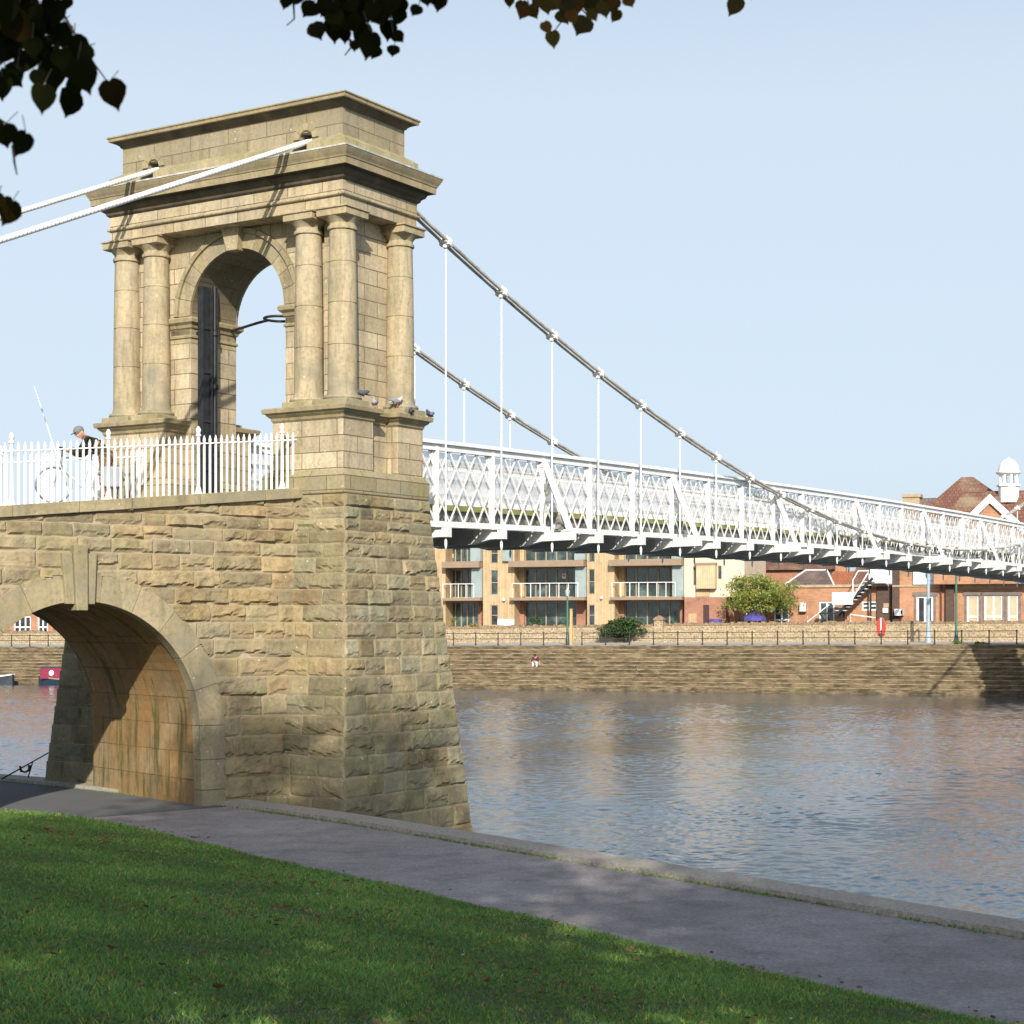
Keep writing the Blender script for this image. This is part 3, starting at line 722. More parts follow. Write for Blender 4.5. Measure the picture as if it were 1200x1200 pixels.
for s, lab in ((-1, 'white backstay cable pair running down left from the right slot of the tower top'), (1, 'white backstay cable pair running down left from the left slot of the tower top')):
    t = empty('backstay_cable', lab, 'cable', O - U * .56 + V * (2.0 * s) + Vector((0, 0, 13.985)), ROT_T, 'white backstay cables')
    c = MB()
    for y in (-.075, .075):
        c.tube([(0, y, 0), (-17, y, -17 * .432)], .046, 10)
    c.build('rope_pair', m_rod, t, smooth=60)
    # lashing turns under the ropes
    c = MB()
    for i in range(190):
        q = .55 + i * .085
        for y in (-.075, .075):
            c.tube([(-q + .03 * math.sin(ph), y + .048 * math.cos(ph), -q * .432 + .048 * math.sin(ph)) for ph in [PI * 2 * j / 8 for j in range(9)]], .006, 4, cap=False)
    c.build('lashing', m_cable, t)

# far tower and its approach (outside the picture; their shade and reflection are in it)
ft = copy_tree(tower); ft.location = O + U * SPAN; ft.rotation_euler = (0, 0, ROT_T + PI)
tag(ft, 'second sandstone bridge tower at the far end of the footbridge by the stepped bank', 'bridge tower')
fa_ = copy_tree(appr); fa_.location = O + U * SPAN - (W0 - O); fa_.rotation_euler = (0, 0, ROT_P + PI)
tag(fa_, 'rusticated approach wall joining the far bridge tower to the stepped bank', 'viaduct')
# ================================================================== WATER, BANKS, PATH, LAWN
WB, WS = .010, .115
def _water():
    M = Mat('river_water', .03, 0, .5); M.b.inputs['IOR'].default_value = 1.33
    v = M.coord('Object')
    M.base(M.ramp(M.noise(v, .05, 3), [(.3, (.048, .080, .112)), (.7, (.062, .096, .130))]))
    v1 = M.coord('Object', scale=(1., 1.5, 1), rot=(0, 0, .3)); v2 = M.coord('Object', scale=(1., 2.0, 1), rot=(0, 0, -.25))
    n1 = M.node('ShaderNodeTexNoise', Scale=4., Detail=5, Roughness=.6, Distortion=.5); M.link(v2, n1.inputs['Vector'])
    n2 = M.node('ShaderNodeTexNoise', Scale=9., Detail=4, Roughness=.55, Distortion=.3); M.link(v1, n2.inputs['Vector'])
    patch = M.ramp(M.noise(v, .045, 3, .5, .5), [(.35, .5), (.65, 1.)])
    h = M.math('ADD', n1.outputs['Fac'], M.math('MULTIPLY', n2.outputs['Fac'], .4))
    h = M.math('MULTIPLY', h, patch)
    M.bump(h, 1., WB); return M.m
def water_mesh():
    rg = np.random.default_rng(8); nx, ny = 1000, 1700
    yy = 14. * (128. / 14.) ** (np.arange(ny) / (ny - 1.)); tt = np.linspace(-1, 1, nx)
    Y = np.repeat(yy[:, None], nx, 1); X = tt[None, :] * (.40 * yy[:, None] + 6)
    wx = X + .9 * np.sin(.31 * Y + .2 * X) + .5 * np.sin(.83 * X - .4 * Y); wy = Y + .8 * np.sin(.27 * X + 1.) + .4 * np.sin(.71 * Y + .5 * X)
    Z = np.zeros_like(X); pw = np.zeros_like(X); cell = np.gradient(yy)[:, None] * 1.0
    patch = .80 + .30 * np.sin(.11 * X + .07 * Y + 1.3 * np.sin(.05 * Y)) * np.sin(.06 * X - .09 * Y + .7) + .12 * np.sin(.45 * Y + .21 * X)
    inland = (B0.x - X) * -GB.x + (B0.y - Y) * GB.y * 1. ; shore = (X - B0.x) * GB.x + (Y - B0.y) * GB.y     # negative over the river
    calm = .45 + .55 * np.clip((-shore - 1.) / 11., 0, 1)
    n = 46; th0 = 1.35
    for k in range(n):
        L = .11 * (1.3 / .11) ** (k / (n - 1.)); L *= rg.uniform(.93, 1.07); th = th0 + rg.normal() * .75
        kx, ky = 2 * PI / L * math.cos(th), 2 * PI / L * math.sin(th)
        slope = WS * (1. if L < .5 else .5 / L) ; amp = slope * L / (2 * PI) * math.sqrt(2. / n)
        lod = np.clip((L / (cell * 2.6) - .8), 0, 1); pw = pw + (slope * lod / WS) ** 2
        ph = np.sin(kx * wx + ky * wy + rg.uniform(0, 6.28)); Z += amp * lod * (ph + .25 * np.cos(2 * (kx * wx + ky * wy)))
    Z *= patch * calm * np.clip(np.sqrt(n * .75 / np.maximum(pw, 1.)), 1., 1.9)
    v = np.stack([X, Y, Z], -1).reshape(-1, 3); idx = np.arange(nx * ny).reshape(ny, nx)
    f = np.stack([idx[:-1, :-1], idx[:-1, 1:], idx[1:, 1:], idx[1:, :-1]], -1).reshape(-1, 4)
    o = len(v); v = np.concatenate([v, [(-1500, -700, -.14), (1500, -700, -.14), (1500, 900, -.14), (-1500, 900, -.14)]]); f = np.concatenate([f, [[o, o + 1, o + 2, o + 3]]])
    return np_mesh('river_water', v, f, _water(), smooth=True)
water = water_mesh(); tag(water, 'rippled blue grey river water reflecting sky and buildings', 'water', kind='structure')

# near bank: kerb outer edge (towards the water), from upstream right to the left under the arch
KE = [(60, -50), (22, -2.2), (9.2, 14.6), (5.6, 19.35), (2.9, 22.9), (0, 26.75), (-2.9, 30.45), (-5.9, 33.7), (-8.9, 36.5), (-11.1, 38.2), (-16, 41.3), (-30, 50), (-110, 100)]
GE = [(40, -33), (16, -1.6), (7.0, 10.5), (4.05, 14.6), (2.4, 16.75), (0, 20.2), (-3.7, 25.3), (-6.2, 28.7), (-7.4, 30.1), (-8.4, 30.75), (-11, 31.6), (-30, 36), (-110, 70)]
def catmull(P, n=8):
    out = []
    for i in range(len(P) - 1):
        p0 = P[max(0, i - 1)]; p1 = P[i]; p2 = P[i + 1]; p3 = P[min(len(P) - 1, i + 2)]
        for k in range(n):
            t = k / n
            out.append(tuple(.5 * (2 * p1[j] + (p2[j] - p0[j]) * t + (2 * p0[j] - 5 * p1[j] + 4 * p2[j] - p3[j]) * t * t + (3 * p1[j] - p0[j] - 3 * p2[j] + p3[j]) * t ** 3) for j in (0, 1)))
    out.append(P[-1]); return out
KC = catmull(KE); GC = catmull(GE)
def offset(P, d):
    out = []
    for i, p in enumerate(P):
        a = Vector(P[max(0, i - 1)]); b = Vector(P[min(len(P) - 1, i + 1)]); t = (b - a).normalized(); out.append((p[0] - t.y * d, p[1] + t.x * d))
    return out      # positive d = left of travel (towards the lawn here)
PZ = 1.17
KI = offset(KC, .55)
def strip(mb, A, B, za, zb_):
    n = len(A); mb.add([(*p, za) for p in A] + [(*p, zb_) for p in B], [(i, i + 1, n + i + 1, n + i) for i in range(n - 1)])
def up(o):
    me = o.data
    for p in me.polygons:
        if p.normal.z < -.5: p.flip()
    return o
m_kerb = None
def _kerb():
    M = Mat('concrete_kerb', .9, 0, .3); v = M.coord()
    c = M.ramp(M.noise(v, 60, 4, .8), [(.35, (.26, .235, .20)), (.55, (.42, .385, .33)), (.75, (.56, .52, .45))])
    c = M.mix(1., c, M.ramp(M.noise(v, 16, 5, .8), [(.3, .6), (.7, 1.35)]), 'MULTIPLY')
    c = M.mix(M.ramp(M.noise(v, .8, 6), [(.5, 0.), (.68, .3)]), c, (.20, .18, .11))
    M.base(c); M.bump(M.noise(v, 30, 5, .7), .6, .015); return M.m
m = MB(); strip(m, KC, KI, PZ + .085, PZ + .075); strip(m, offset(KC, 0), KC, -1.5, PZ + .085); strip(m, KI, KI, PZ - .1, PZ + .075)
kerb = m.build('kerb', _kerb()); up(kerb); tag(kerb, 'concrete kerb along the water edge of the path', 'kerb', kind='structure')
# edging path: tarmac in two colours
def _tarmac():
    M = Mat('reddish_path_tarmac', .92, 0, .3); v = M.coord()
    c = M.ramp(M.noise(v, 90, 3, .8), [(.3, (.205, .187, .178)), (.55, (.325, .30, .288)), (.8, (.45, .415, .40))])
    c = M.mix(1., c, M.ramp(M.noise(v, .45, 5, .6), [(.32, .78), (.66, 1.15)]), 'MULTIPLY')
    c = M.mix(1., c, M.ramp(M.noise(v, 18, 7, .9), [(.32, .58), (.5, 1.), (.68, 1.42)]), 'MULTIPLY')
    c = M.mix(1., c, M.ramp(M.noise(v, 1.6, 7, .75), [(.36, .80), (.5, 1.), (.64, 1.12)]), 'MULTIPLY')
    wv = M.node('ShaderNodeVectorMath', operation='ADD'); nz = M.node('ShaderNodeTexNoise', Scale=2.2, Detail=4); M.link(v, nz.inputs['Vector']); M.link(v, wv.inputs[0]); M.link(nz.outputs['Color'], wv.inputs[1])
    cr = M.node('ShaderNodeTexVoronoi', Scale=.42, feature='DISTANCE_TO_EDGE'); M.link(wv.outputs[0], cr.inputs['Vector'])
    c = M.mix(M.ramp(cr.outputs['Distance'], [(.003, .16), (.008, 0.)]), c, (.06, .055, .055))
    sp = M.node('ShaderNodeTexVoronoi', Scale=1.7); M.link(v, sp.inputs['Vector'])
    c = M.mix(M.ramp(sp.outputs['Distance'], [(.028, .8), (.04, 0.)]), c, (.55, .53, .5))
    M.base(c); M.bump(M.noise(v, 110, 3), .5, .008); return M.m
def _tarmac2():
    M = Mat('grey_path_tarmac', .92, 0, .3); v = M.coord()
    c = M.ramp(M.noise(v, 80, 3, .8), [(.3, (.085, .088, .092)), (.55, (.135, .14, .145)), (.8, (.21, .21, .21))])
    c = M.mix(1., c, M.ramp(M.noise(v, .5, 5, .6), [(.3, .85), (.7, 1.15)]), 'MULTIPLY')
    M.base(c); M.bump(M.noise(v, 90, 3), .5, .008); return M.m
m_tar2 = _tarmac2()
m = MB(); strip(m, offset(KI, -.03), GC, PZ, PZ)
# resample lawn edge so both lists match (same counts by construction)
path = m.build('path', _tarmac()); up(path); tag(path, 'reddish tarmac riverside path curving under the arch', 'path', kind='structure')
gs = [(-6.9, 30.3), (-6.0, 30.9), (-5.1, 31.6), (-4.9, 32.15)]
i0 = min(range(len(KI)), key=lambda i: (KI[i][0] + 4.9) ** 2 + (KI[i][1] - 32.2) ** 2)
i1 = min(range(len(KI)), key=lambda i: (KI[i][0] + 30) ** 2 + (KI[i][1] - 49) ** 2)
j0 = min(range(len(GC)), key=lambda i: (GC[i][0] + 7.4) ** 2 + (GC[i][1] - 30.1) ** 2)
j1 = min(range(len(GC)), key=lambda i: (GC[i][0] + 30) ** 2 + (GC[i][1] - 36) ** 2)
poly = [KI[i] for i in range(i0, i1 + 1)] + [GC[j] for j in range(j1, j0 - 1, -1)]
m = MB(); m.add([(*p, PZ + .004) for p in poly], [tuple(range(len(poly)))]); o = m.build('grey_tarmac', m_tar2); up(o); tag(o, 'darker grey tarmac of the path beside the low arch', 'path', kind='structure')

# lawn: one sheet rising from the path edge to the level the camera stands on, and on to the horizon
ND = Vector((-.81, -.587))
DS = [-.25, 0, .15, .4, .8, 1.4, 2, 3, 4, 5, 6, 7.5, 9, 11, 13, 16, 20, 30, 60, 150, 400, 1200]
def rise(d): 
    x = max(0, d); return 1.68 * (1 - math.exp(-((x * .135) / 1.68 + .35 * (x * .135 / 1.68) ** 2))) if x < 60 else 1.68
def lawn_z(d): return PZ - .02 + (.05 * min(1, max(0, d) / .15)) + rise(d)
m = MB(); n = len(GC)
for d in DS: m.v += [(p[0] + ND.x * d, p[1] + ND.y * d, lawn_z(d)) for p in GC]
m.c = [(1, 1, 1, 1)] * len(m.v)
for k in range(len(DS) - 1): m.f += [(k * n + i, k * n + i + 1, (k + 1) * n + i + 1, (k + 1) * n + i) for i in range(n - 1)]
m_soil = mat_noise('lawn_turf', [(.3, (.04, .06, .02)), (.5, (.065, .10, .03)), (.62, (.11, .115, .05)), (.75, (.15, .115, .065))], 7, .95, .5, 40, .03)
lawn = m.build('lawn_ground', m_soil, smooth=180); up(lawn); tag(lawn, 'sloping turf ground under the lawn', 'ground', kind='structure')

# far bank: steps, promenade, land to the horizon
def ztop(e): return 3.03 + .0065 * max(-75, min(45, e))
def bank_obj(mb, name, mat, label, cat, kind=None, **kw):
    o = mb.build(name, mat, loc=B0, rz=ROT_B, **kw); return tag(o, label, cat, kind=kind)
ES = [-700, -200] + [-80 + 4 * i for i in range(36)] + [150, 700]
NS = 11
def _steps():
    M = Mat('weathered_river_steps', .95, 0, .2); v = M.coord(scale=(.35, 1, 1))
    c = M.ramp(M.noise(v, 2.5, 8, .7), [(.30, (.065, .048, .028)), (.5, (.17, .128, .076)), (.70, (.29, .225, .14))])
    c = M.mix(M.ramp(M.noise(M.coord(scale=(.25, 1, 1.3)), 4, 9, .75), [(.48, 0.), (.57, .85)]), c, (.05, .044, .026))
    c = M.mix(M.ramp(M.noise(v, 1.1, 6), [(.58, 0.), (.72, .5)]), c, (.16, .17, .06))
    M.base(c); M.bump(M.noise(v, 18, 5), .5, .03); return M.m
def _tread():
    M = Mat('pale_step_nosing', .95, 0, .2); v = M.coord(scale=(.5, 1, 1))
    c = M.ramp(M.noise(v, 3, 8, .75), [(.34, (.075, .056, .033)), (.48, (.22, .17, .105)), (.64, (.38, .31, .205))]); M.base(c); return M.m
mr = MB(); mt = MB()
def zs(e, i): return .10 + (ztop(e) - .10) * i / NS
for i in range(NS):
    g0 = .42 * i
    def st(mb, ga, fa_z, gb, fb_z):
        n = len(ES); mb.add([(e, ga, fa_z(e)) for e in ES] + [(e, gb, fb_z(e)) for e in ES], [(k, k + 1, n + k + 1, n + k) for k in range(n - 1)])
    lo = (lambda e: -1.5) if i == 0 else (lambda e, i=i: zs(e, i))
    st(mr, g0, lo, g0, lambda e, i=i: zs(e, i + 1) - .06)
    # projecting pale nosing
    st(mt, g0 - .02, lambda e, i=i: zs(e, i + 1) - .06, g0 - .02, lambda e, i=i: zs(e, i + 1)); st(mt, g0, lambda e, i=i: zs(e, i + 1) - .06, g0 - .02, lambda e, i=i: zs(e, i + 1) - .06)
    st(mt, g0 - .02, lambda e, i=i: zs(e, i + 1), g0 + .16, lambda e, i=i: zs(e, i + 1) + .01)
    st(mr, g0 + .16, lambda e, i=i: zs(e, i + 1) + .01, .42 * (i + 1), lambda e, i=i: zs(e, i + 1) + .012)
bank_obj(mr, 'river_steps', _steps(), 'long brown stone steps descending to the far waterline', 'steps', 'structure')
bank_obj(mt, 'step_nosings', _tread(), 'pale worn nosings of the far river steps', 'steps', 'structure')
GT = .42 * NS
m = MB(); n = len(ES)
rows = [(GT - .02, lambda e: ztop(e) + .01), (14, lambda e: ztop(e) + .10), (60, lambda e: ztop(e) + .2), (1500, lambda e: ztop(e) + .2)]
for gg, fz in rows: m.v += [(e, gg, fz(e)) for e in ES]
m.c = [(1, 1, 1, 1)] * len(m.v)
for k in range(3): m.f += [(k * n + i, k * n + i + 1, (k + 1) * n + i + 1, (k + 1) * n + i) for i in range(n - 1)]
m_prom = mat_noise('promenade_paving', [(.3, (.30, .29, .28)), (.7, (.46, .45, .43))], 2, .9)
o = bank_obj(m, 'promenade', m_prom, 'pale promenade along the top of the far steps', 'pavement', 'structure'); up(o)

# black post-and-rail fences
railp = None
def bank_rail(label, e0, e1):
    t = empty('river_railing', label, 'railing', B0 + EB * e0 + GB * 4.75 + Vector((0, 0, ztop(e0))), ROT_B, 'black railings along the promenade')
    global railp
    L = e1 - e0; n = max(1, round(L / 1.72)); dz = ztop(e1) - ztop(e0)
    m = MB()
    for h in (.86, .47): m.bar((0, 0, h), (L, 0, h + dz), .045, .045)
    m.build('rails', m_blackrail, t)
    for k in range(n + 1):
        if railp is None:
            m = MB(); m.lathe([(.07, 0), (.07, .06), (.045, .09), (.04, .84), (.055, .86), (.05, .92), (.015, .96)], 0, 0, 8); railp = m.build('post', m_blackrail, t)
            railp.location = (0, 0, 0)
        else: inst(railp, t, (L * k / n, 0, dz * k / n))
eA = bp(664, 745, 4.75)[0]; eB = bp(682, 745, 4.75)[0]; eC = bp(1191.5, 745, 4.75)[0]
bank_rail('black post and rail fence above the steps, left of the short green lamp post', -78, eA)
bank_rail('black post and rail fence above the steps, right of the ivy shrub', eB, eC)

# rubble wall behind the promenade
def _rubble():
    M = Mat('pale_rubble_wall', .95, 0, .2); v = M.coord(); uv = M.coord('UV')
    b = M.node('ShaderNodeTexBrick', offset=.43, Scale=1., **{'Mortar Size': .012, 'Brick Width': .38, 'Row Height': .16, 'Bias': 0.})
    b.inputs['Color1'].default_value = (.50, .41, .27, 1); b.inputs['Color2'].default_value = (.37, .29, .18, 1); b.inputs['Mortar'].default_value = (.25, .2, .13, 1)
    M.link(uv, b.inputs['Vector'])
    c = M.mix(M.ramp(M.noise(v, 7, 8, .75), [(.50, 0.), (.58, .8)]), b.outputs['Color'], (.10, .075, .05))
    c = M.mix(M.ramp(M.noise(M.coord(scale=(1, 1, .3)), 2.4, 6, .7), [(.5, 0.), (.7, .5)]), c, (.2, .15, .09))
    M.base(c); M.bump(M.noise(v, 12, 6), .6, .03); return M.m
m_rubble = _rubble()
m_cope = mat_noise('rough_brown_coping', [(.3, (.14, .095, .06)), (.55, (.28, .2, .125)), (.8, (.42, .33, .22))], 6, .95, .6, 20, .03)
def wall_run(label, e0, e1, zfun, gw=14.0):
    t = empty('boundary_wall', label, 'wall', B0 + EB * e0 + GB * gw, ROT_B, 'rubble walls behind the promenade')
    n = max(2, int((e1 - e0) / 3)); m = MB()
    for k in range(n):
        a, b = (e1 - e0) * k / n, (e1 - e0) * (k + 1) / n
        za, zb2 = zfun(e0 + a), zfun(e0 + b); ga, gb2 = ztop(e0 + a) - .3, ztop(e0 + b) - .3
        m.add([(a, 0, ga), (b, 0, gb2), (b, .4, gb2), (a, .4, ga), (a, 0, za), (b, 0, zb2), (b, .4, zb2), (a, .4, za)], [(4, 5, 6, 7), (0, 1, 5, 4), (2, 3, 7, 6)])
    m.build('wall', m_rubble, t)
    m = MB(); rr = random.Random(int(e0 * 10)); x = 0
    while x < e1 - e0 - .1:
        w = rr.uniform(.12, .3); h = rr.uniform(.12, .26); z = zfun(e0 + x) + .002; x1 = min(x + w, e1 - e0)
        m.box(x + .01, x1, -.04, .44, z, z + h); x = x1
    m.build('coping', m_cope, t, bevel=.02)
def wz(e):  # wall top from the survey
    pts = [(-60, 742.8), (40, 742), (545, 737), (860, 732.5), (1160, 730.5), (1300, 730)]
    q = []
    for px, y in pts[1:]: q.append(bp(px, y, 14.0))
    for (a, za), (b, zb2) in zip(q[:-1], q[1:]):
        if e <= b: return za + (zb2 - za) * max(-1, (e - a)) / (b - a)
    return q[-1][1]
ePil = bp(772, 730, 14)[0]
wall_run('long pale rubble wall in front of the modern flats, left of the stone pillar', -78, ePil - .35, wz)
wall_run('long brown topped rubble wall in front of the brick buildings, right of the stone pillar', ePil + .35, 45, wz)
t = empty('stone_pillar', 'squat stone pillar with domed cap between the two rubble walls', 'pillar', B0 + EB * ePil + GB * 14 + Vector((0, 0, ztop(ePil))), ROT_B)
m = MB(); m.box(-.34, .34, -.14, .54, -.2, 1.72); m.build('shaft', m_rubble, t, bevel=.02)
m = MB(); m.ring([(0, 1.722), (.06, 1.75), (.06, 1.84), (-.12, 2.0), (-.28, 2.1)], -.34, .34, -.14, .54); m.build('cap', m_cope, t, bevel=.01)
# ================================================================== BUILDINGS ON THE FAR BANK
m_wood = mat_planks('orange_cedar_cladding', (.55, .42, .26), (.47, .33, .18))
m_wood2 = mat_planks('pale_cedar_cladding', (.60, .47, .30), (.54, .41, .25))
m_render = mat_noise('cream_render', [(.3, (.56, .48, .36)), (.7, (.66, .58, .45))], 1.5, .9)
m_brickO = mat_brick('orange_brick', (.44, .215, .11), (.35, .155, .08), (.42, .33, .24))
m_brickR = mat_brick('red_brick', (.38, .165, .10), (.30, .125, .08), (.36, .28, .22))
m_brickD = mat_brick('sooty_brick', (.11, .07, .05), (.075, .05, .04), (.10, .08, .07))
m_slab = mat_plain('taupe_balcony_edge', (.27, .20, .14), .7)
m_side = mat_noise('pale_blue_panel', [(.3, (.24, .30, .30)), (.7, (.33, .39, .385))], 1.5, .3)
m_frameW = mat_plain('white_window_frame', (.78, .78, .76), .5, var=.04)
m_frameB = mat_plain('beige_window_mullion', (.33, .28, .20), .6)
m_glassA = mat_glass('green_tinted_glass', (.035, .055, .052))
m_glassB = mat_glass('dark_window_glass', (.02, .022, .026))
m_blind = mat_noise('cream_window_blind', [(.3, (.42, .36, .25)), (.7, (.52, .45, .32))], 2, .8)
m_tileR = None
def _tiles(name, c1, c2):
    M = Mat(name, .85, 0, .25); v = M.coord(); uv = M.coord('UV')
    b = M.node('ShaderNodeTexBrick', offset=.5, Scale=1., **{'Mortar Size': .02, 'Brick Width': .28, 'Row Height': .3, 'Bias': 0.})
    b.inputs['Color1'].default_value = (*c1, 1); b.inputs['Color2'].default_value = (*c2, 1); b.inputs['Mortar'].default_value = (*(x * .5 for x in c2), 1)
    M.link(uv, b.inputs['Vector'])
    c = M.mix(M.ramp(M.noise(v, .5, 7, .7), [(.5, 0.), (.68, .65)]), b.outputs['Color'], (.30, .25, .16)); M.base(c)
    M.bump(M.math('SUBTRACT', 1., b.outputs['Fac']), .4, .02); return M.m
m_tileB = _tiles('brown_roof_tiles', (.21, .105, .075), (.16, .08, .06)); m_tileO = _tiles('orange_roof_tiles', (.42, .16, .08), (.33, .12, .06)); m_slate = _tiles('grey_brown_slates', (.17, .125, .12), (.13, .095, .09))
m_stoneT = mat_noise('sandstone_trim', [(.3, (.33, .25, .16)), (.7, (.46, .36, .24))], 3, .9)
m_signW = mat_plain('white_board', (.80, .80, .80), .5, var=.03)
m_signB = mat_plain('pale_blue_board', (.60, .74, .83), .5, var=.03)
m_red = mat_plain('red_plastic', (.50, .045, .025), .45)
m_ltgrey = mat_plain('light_grey_metal', (.52, .54, .55), .45, .3)

class Bld:
    def __init__(s, name, label, cat, e, g, group=None):
        s.o = (e, g, ztop(e) - .1); s.t = empty(name, label, cat, B0 + EB * e + GB * g + Vector((0, 0, s.o[2])), ROT_B, group)
    def put(s, mb, name, mat, parent=None, **kw):
        return mb.build(name, mat, parent or s.t, loc=None if parent else tuple(-x for x in s.o), **kw)
def fe(px, g): return bp(px, 700, g)[0]
def fz(px, y, g): return bp(px, y, g)[1]
def holes_wall(mb, e0, e1, z0, z1, g, depth, holes, back=True):
    es = sorted({e0, e1, *[h[0] for h in holes], *[h[1] for h in holes]}); zs_ = sorted({z0, z1, *[h[2] for h in holes], *[h[3] for h in holes]})
    es = [x for x in es if e0 <= x <= e1]; zs_ = [x for x in zs_ if z0 <= x <= z1]
    for a, b in zip(es[:-1], es[1:]):
        for c, d in zip(zs_[:-1], zs_[1:]):
            em, zm = (a + b) / 2, (c + d) / 2
            if any(h[0] < em < h[1] and h[2] < zm < h[3] for h in holes): continue
            mb.add([(a, g, c), (b, g, c), (b, g, d), (a, g, d)], [(0, 1, 2, 3)])
    for a, b, c, d in holes:
        mb.add([(a, g, c), (b, g, c), (b, g, d), (a, g, d), (a, g + depth, c), (b, g + depth, c), (b, g + depth, d), (a, g + depth, d)], [(0, 4, 5, 1)[::-1], (1, 5, 6, 2)[::-1], (2, 6, 7, 3)[::-1], (3, 7, 4, 0)[::-1]])
def shell(mb, e0, e1, z0, z1, g, gb):
    """the sides, back and top of a block whose front is made by holes_wall"""
    mb.add([(e0, g, z0), (e1, g, z0), (e1, gb, z0), (e0, gb, z0), (e0, g, z1), (e1, g, z1), (e1, gb, z1), (e0, gb, z1)], [(4, 5, 6, 7), (1, 2, 6, 5), (2, 3, 7, 6), (3, 0, 4, 7)])
def window(B, name, h, g, nx=2, ny=1, fr=None, gl=None, w=.07, depth=.12, split=None, blind=0):
    a, b, c, d = h; m = MB(); y0, y1 = g + depth - .06, g + depth
    for x in [a + (b - a) * i / nx for i in range(nx + 1)]:
        x0 = min(max(x - w / 2, a), b - w); m.box(x0, x0 + w, y0, y1, c, d)
    zz = [c, d] + ([c + (d - c) * i / ny for i in range(1, ny)] if not split else [c + (d - c) * split])
    for z in zz:
        z0 = min(max(z - w / 2, c), d - w); m.box(a + .002, b - .002, y0 + .004, y1 - .004, z0, z0 + w)
    f = B.put(m, name, fr or m_frameW)
    p = MB(); p.box(a, b, y1 + .01, y1 + .03, c, d); B_ = p.build('pane', gl or m_glassB, f)
    if blind:
        q = MB(); q.box(a + .03, b - .03, y1 - .008, y1 + .006, d - (d - c) * blind, d - .02); q.build('blind', m_blind, f)
    return f

# ---- modern flats
G1 = 20.; GR = 21.7
B = Bld('apartment_building', 'modern low flats with orange timber cladding, glass balconies and dark glazing behind the rubble wall', 'apartment building', fe(690, G1), G1)
ZR = 13.2
def zz(y): return fz(690, y, G1)
zb0 = B.o[2] - .3; zs1, zs1t = zz(703.5), zz(700.); zs2, zs2t = zz(664.), zz(656.5); zs3, zs3t = zz(622), zz(616)
# rear body and roof
m = MB(); m.box(fe(440, 24), fe(800, 24), 22.4, 31, zb0, ZR - .3); B.put(m, 'rear_wall', m_render)
m = MB(); m.box(fe(440, 22), fe(872, 22), 19.5, 31.3, ZR - .29, ZR); B.put(m, 'roof', m_slab)
bays = [(440, 486, 446, 480), (522, 566, 527, 562), (603, 688, 616, 677), (720, 802, 733, 798)]
woods = [(486, 522, 495, 503), (566, 603, 575, 583.5), (688, 720, 687.8, 697)]
for k, (p0, p1, w0, w1) in enumerate(woods):
    e0, e1 = fe(p0, G1), fe(p1, G1); m = MB(); hs = []
    for (ya, yb) in ((733, 709), (697, 668), (660, 636)):
        hs.append((max(fe(w0, G1), e0 + .12), fe(w1, G1), fz(600, ya, G1), fz(600, yb, G1)))
    holes_wall(m, e0, e1, zb0, ZR - .3, G1, .12, hs); shell(m, e0, e1, zb0, ZR - .3, G1, 22.4); B.put(m, 'timber_wall', m_wood if k != 2 else m_wood)
    for i, h in enumerate(hs): window(B, 'window', h, G1, 1 if i else 1, 2, m_frameB, m_glassA if i else m_glassB, .06)
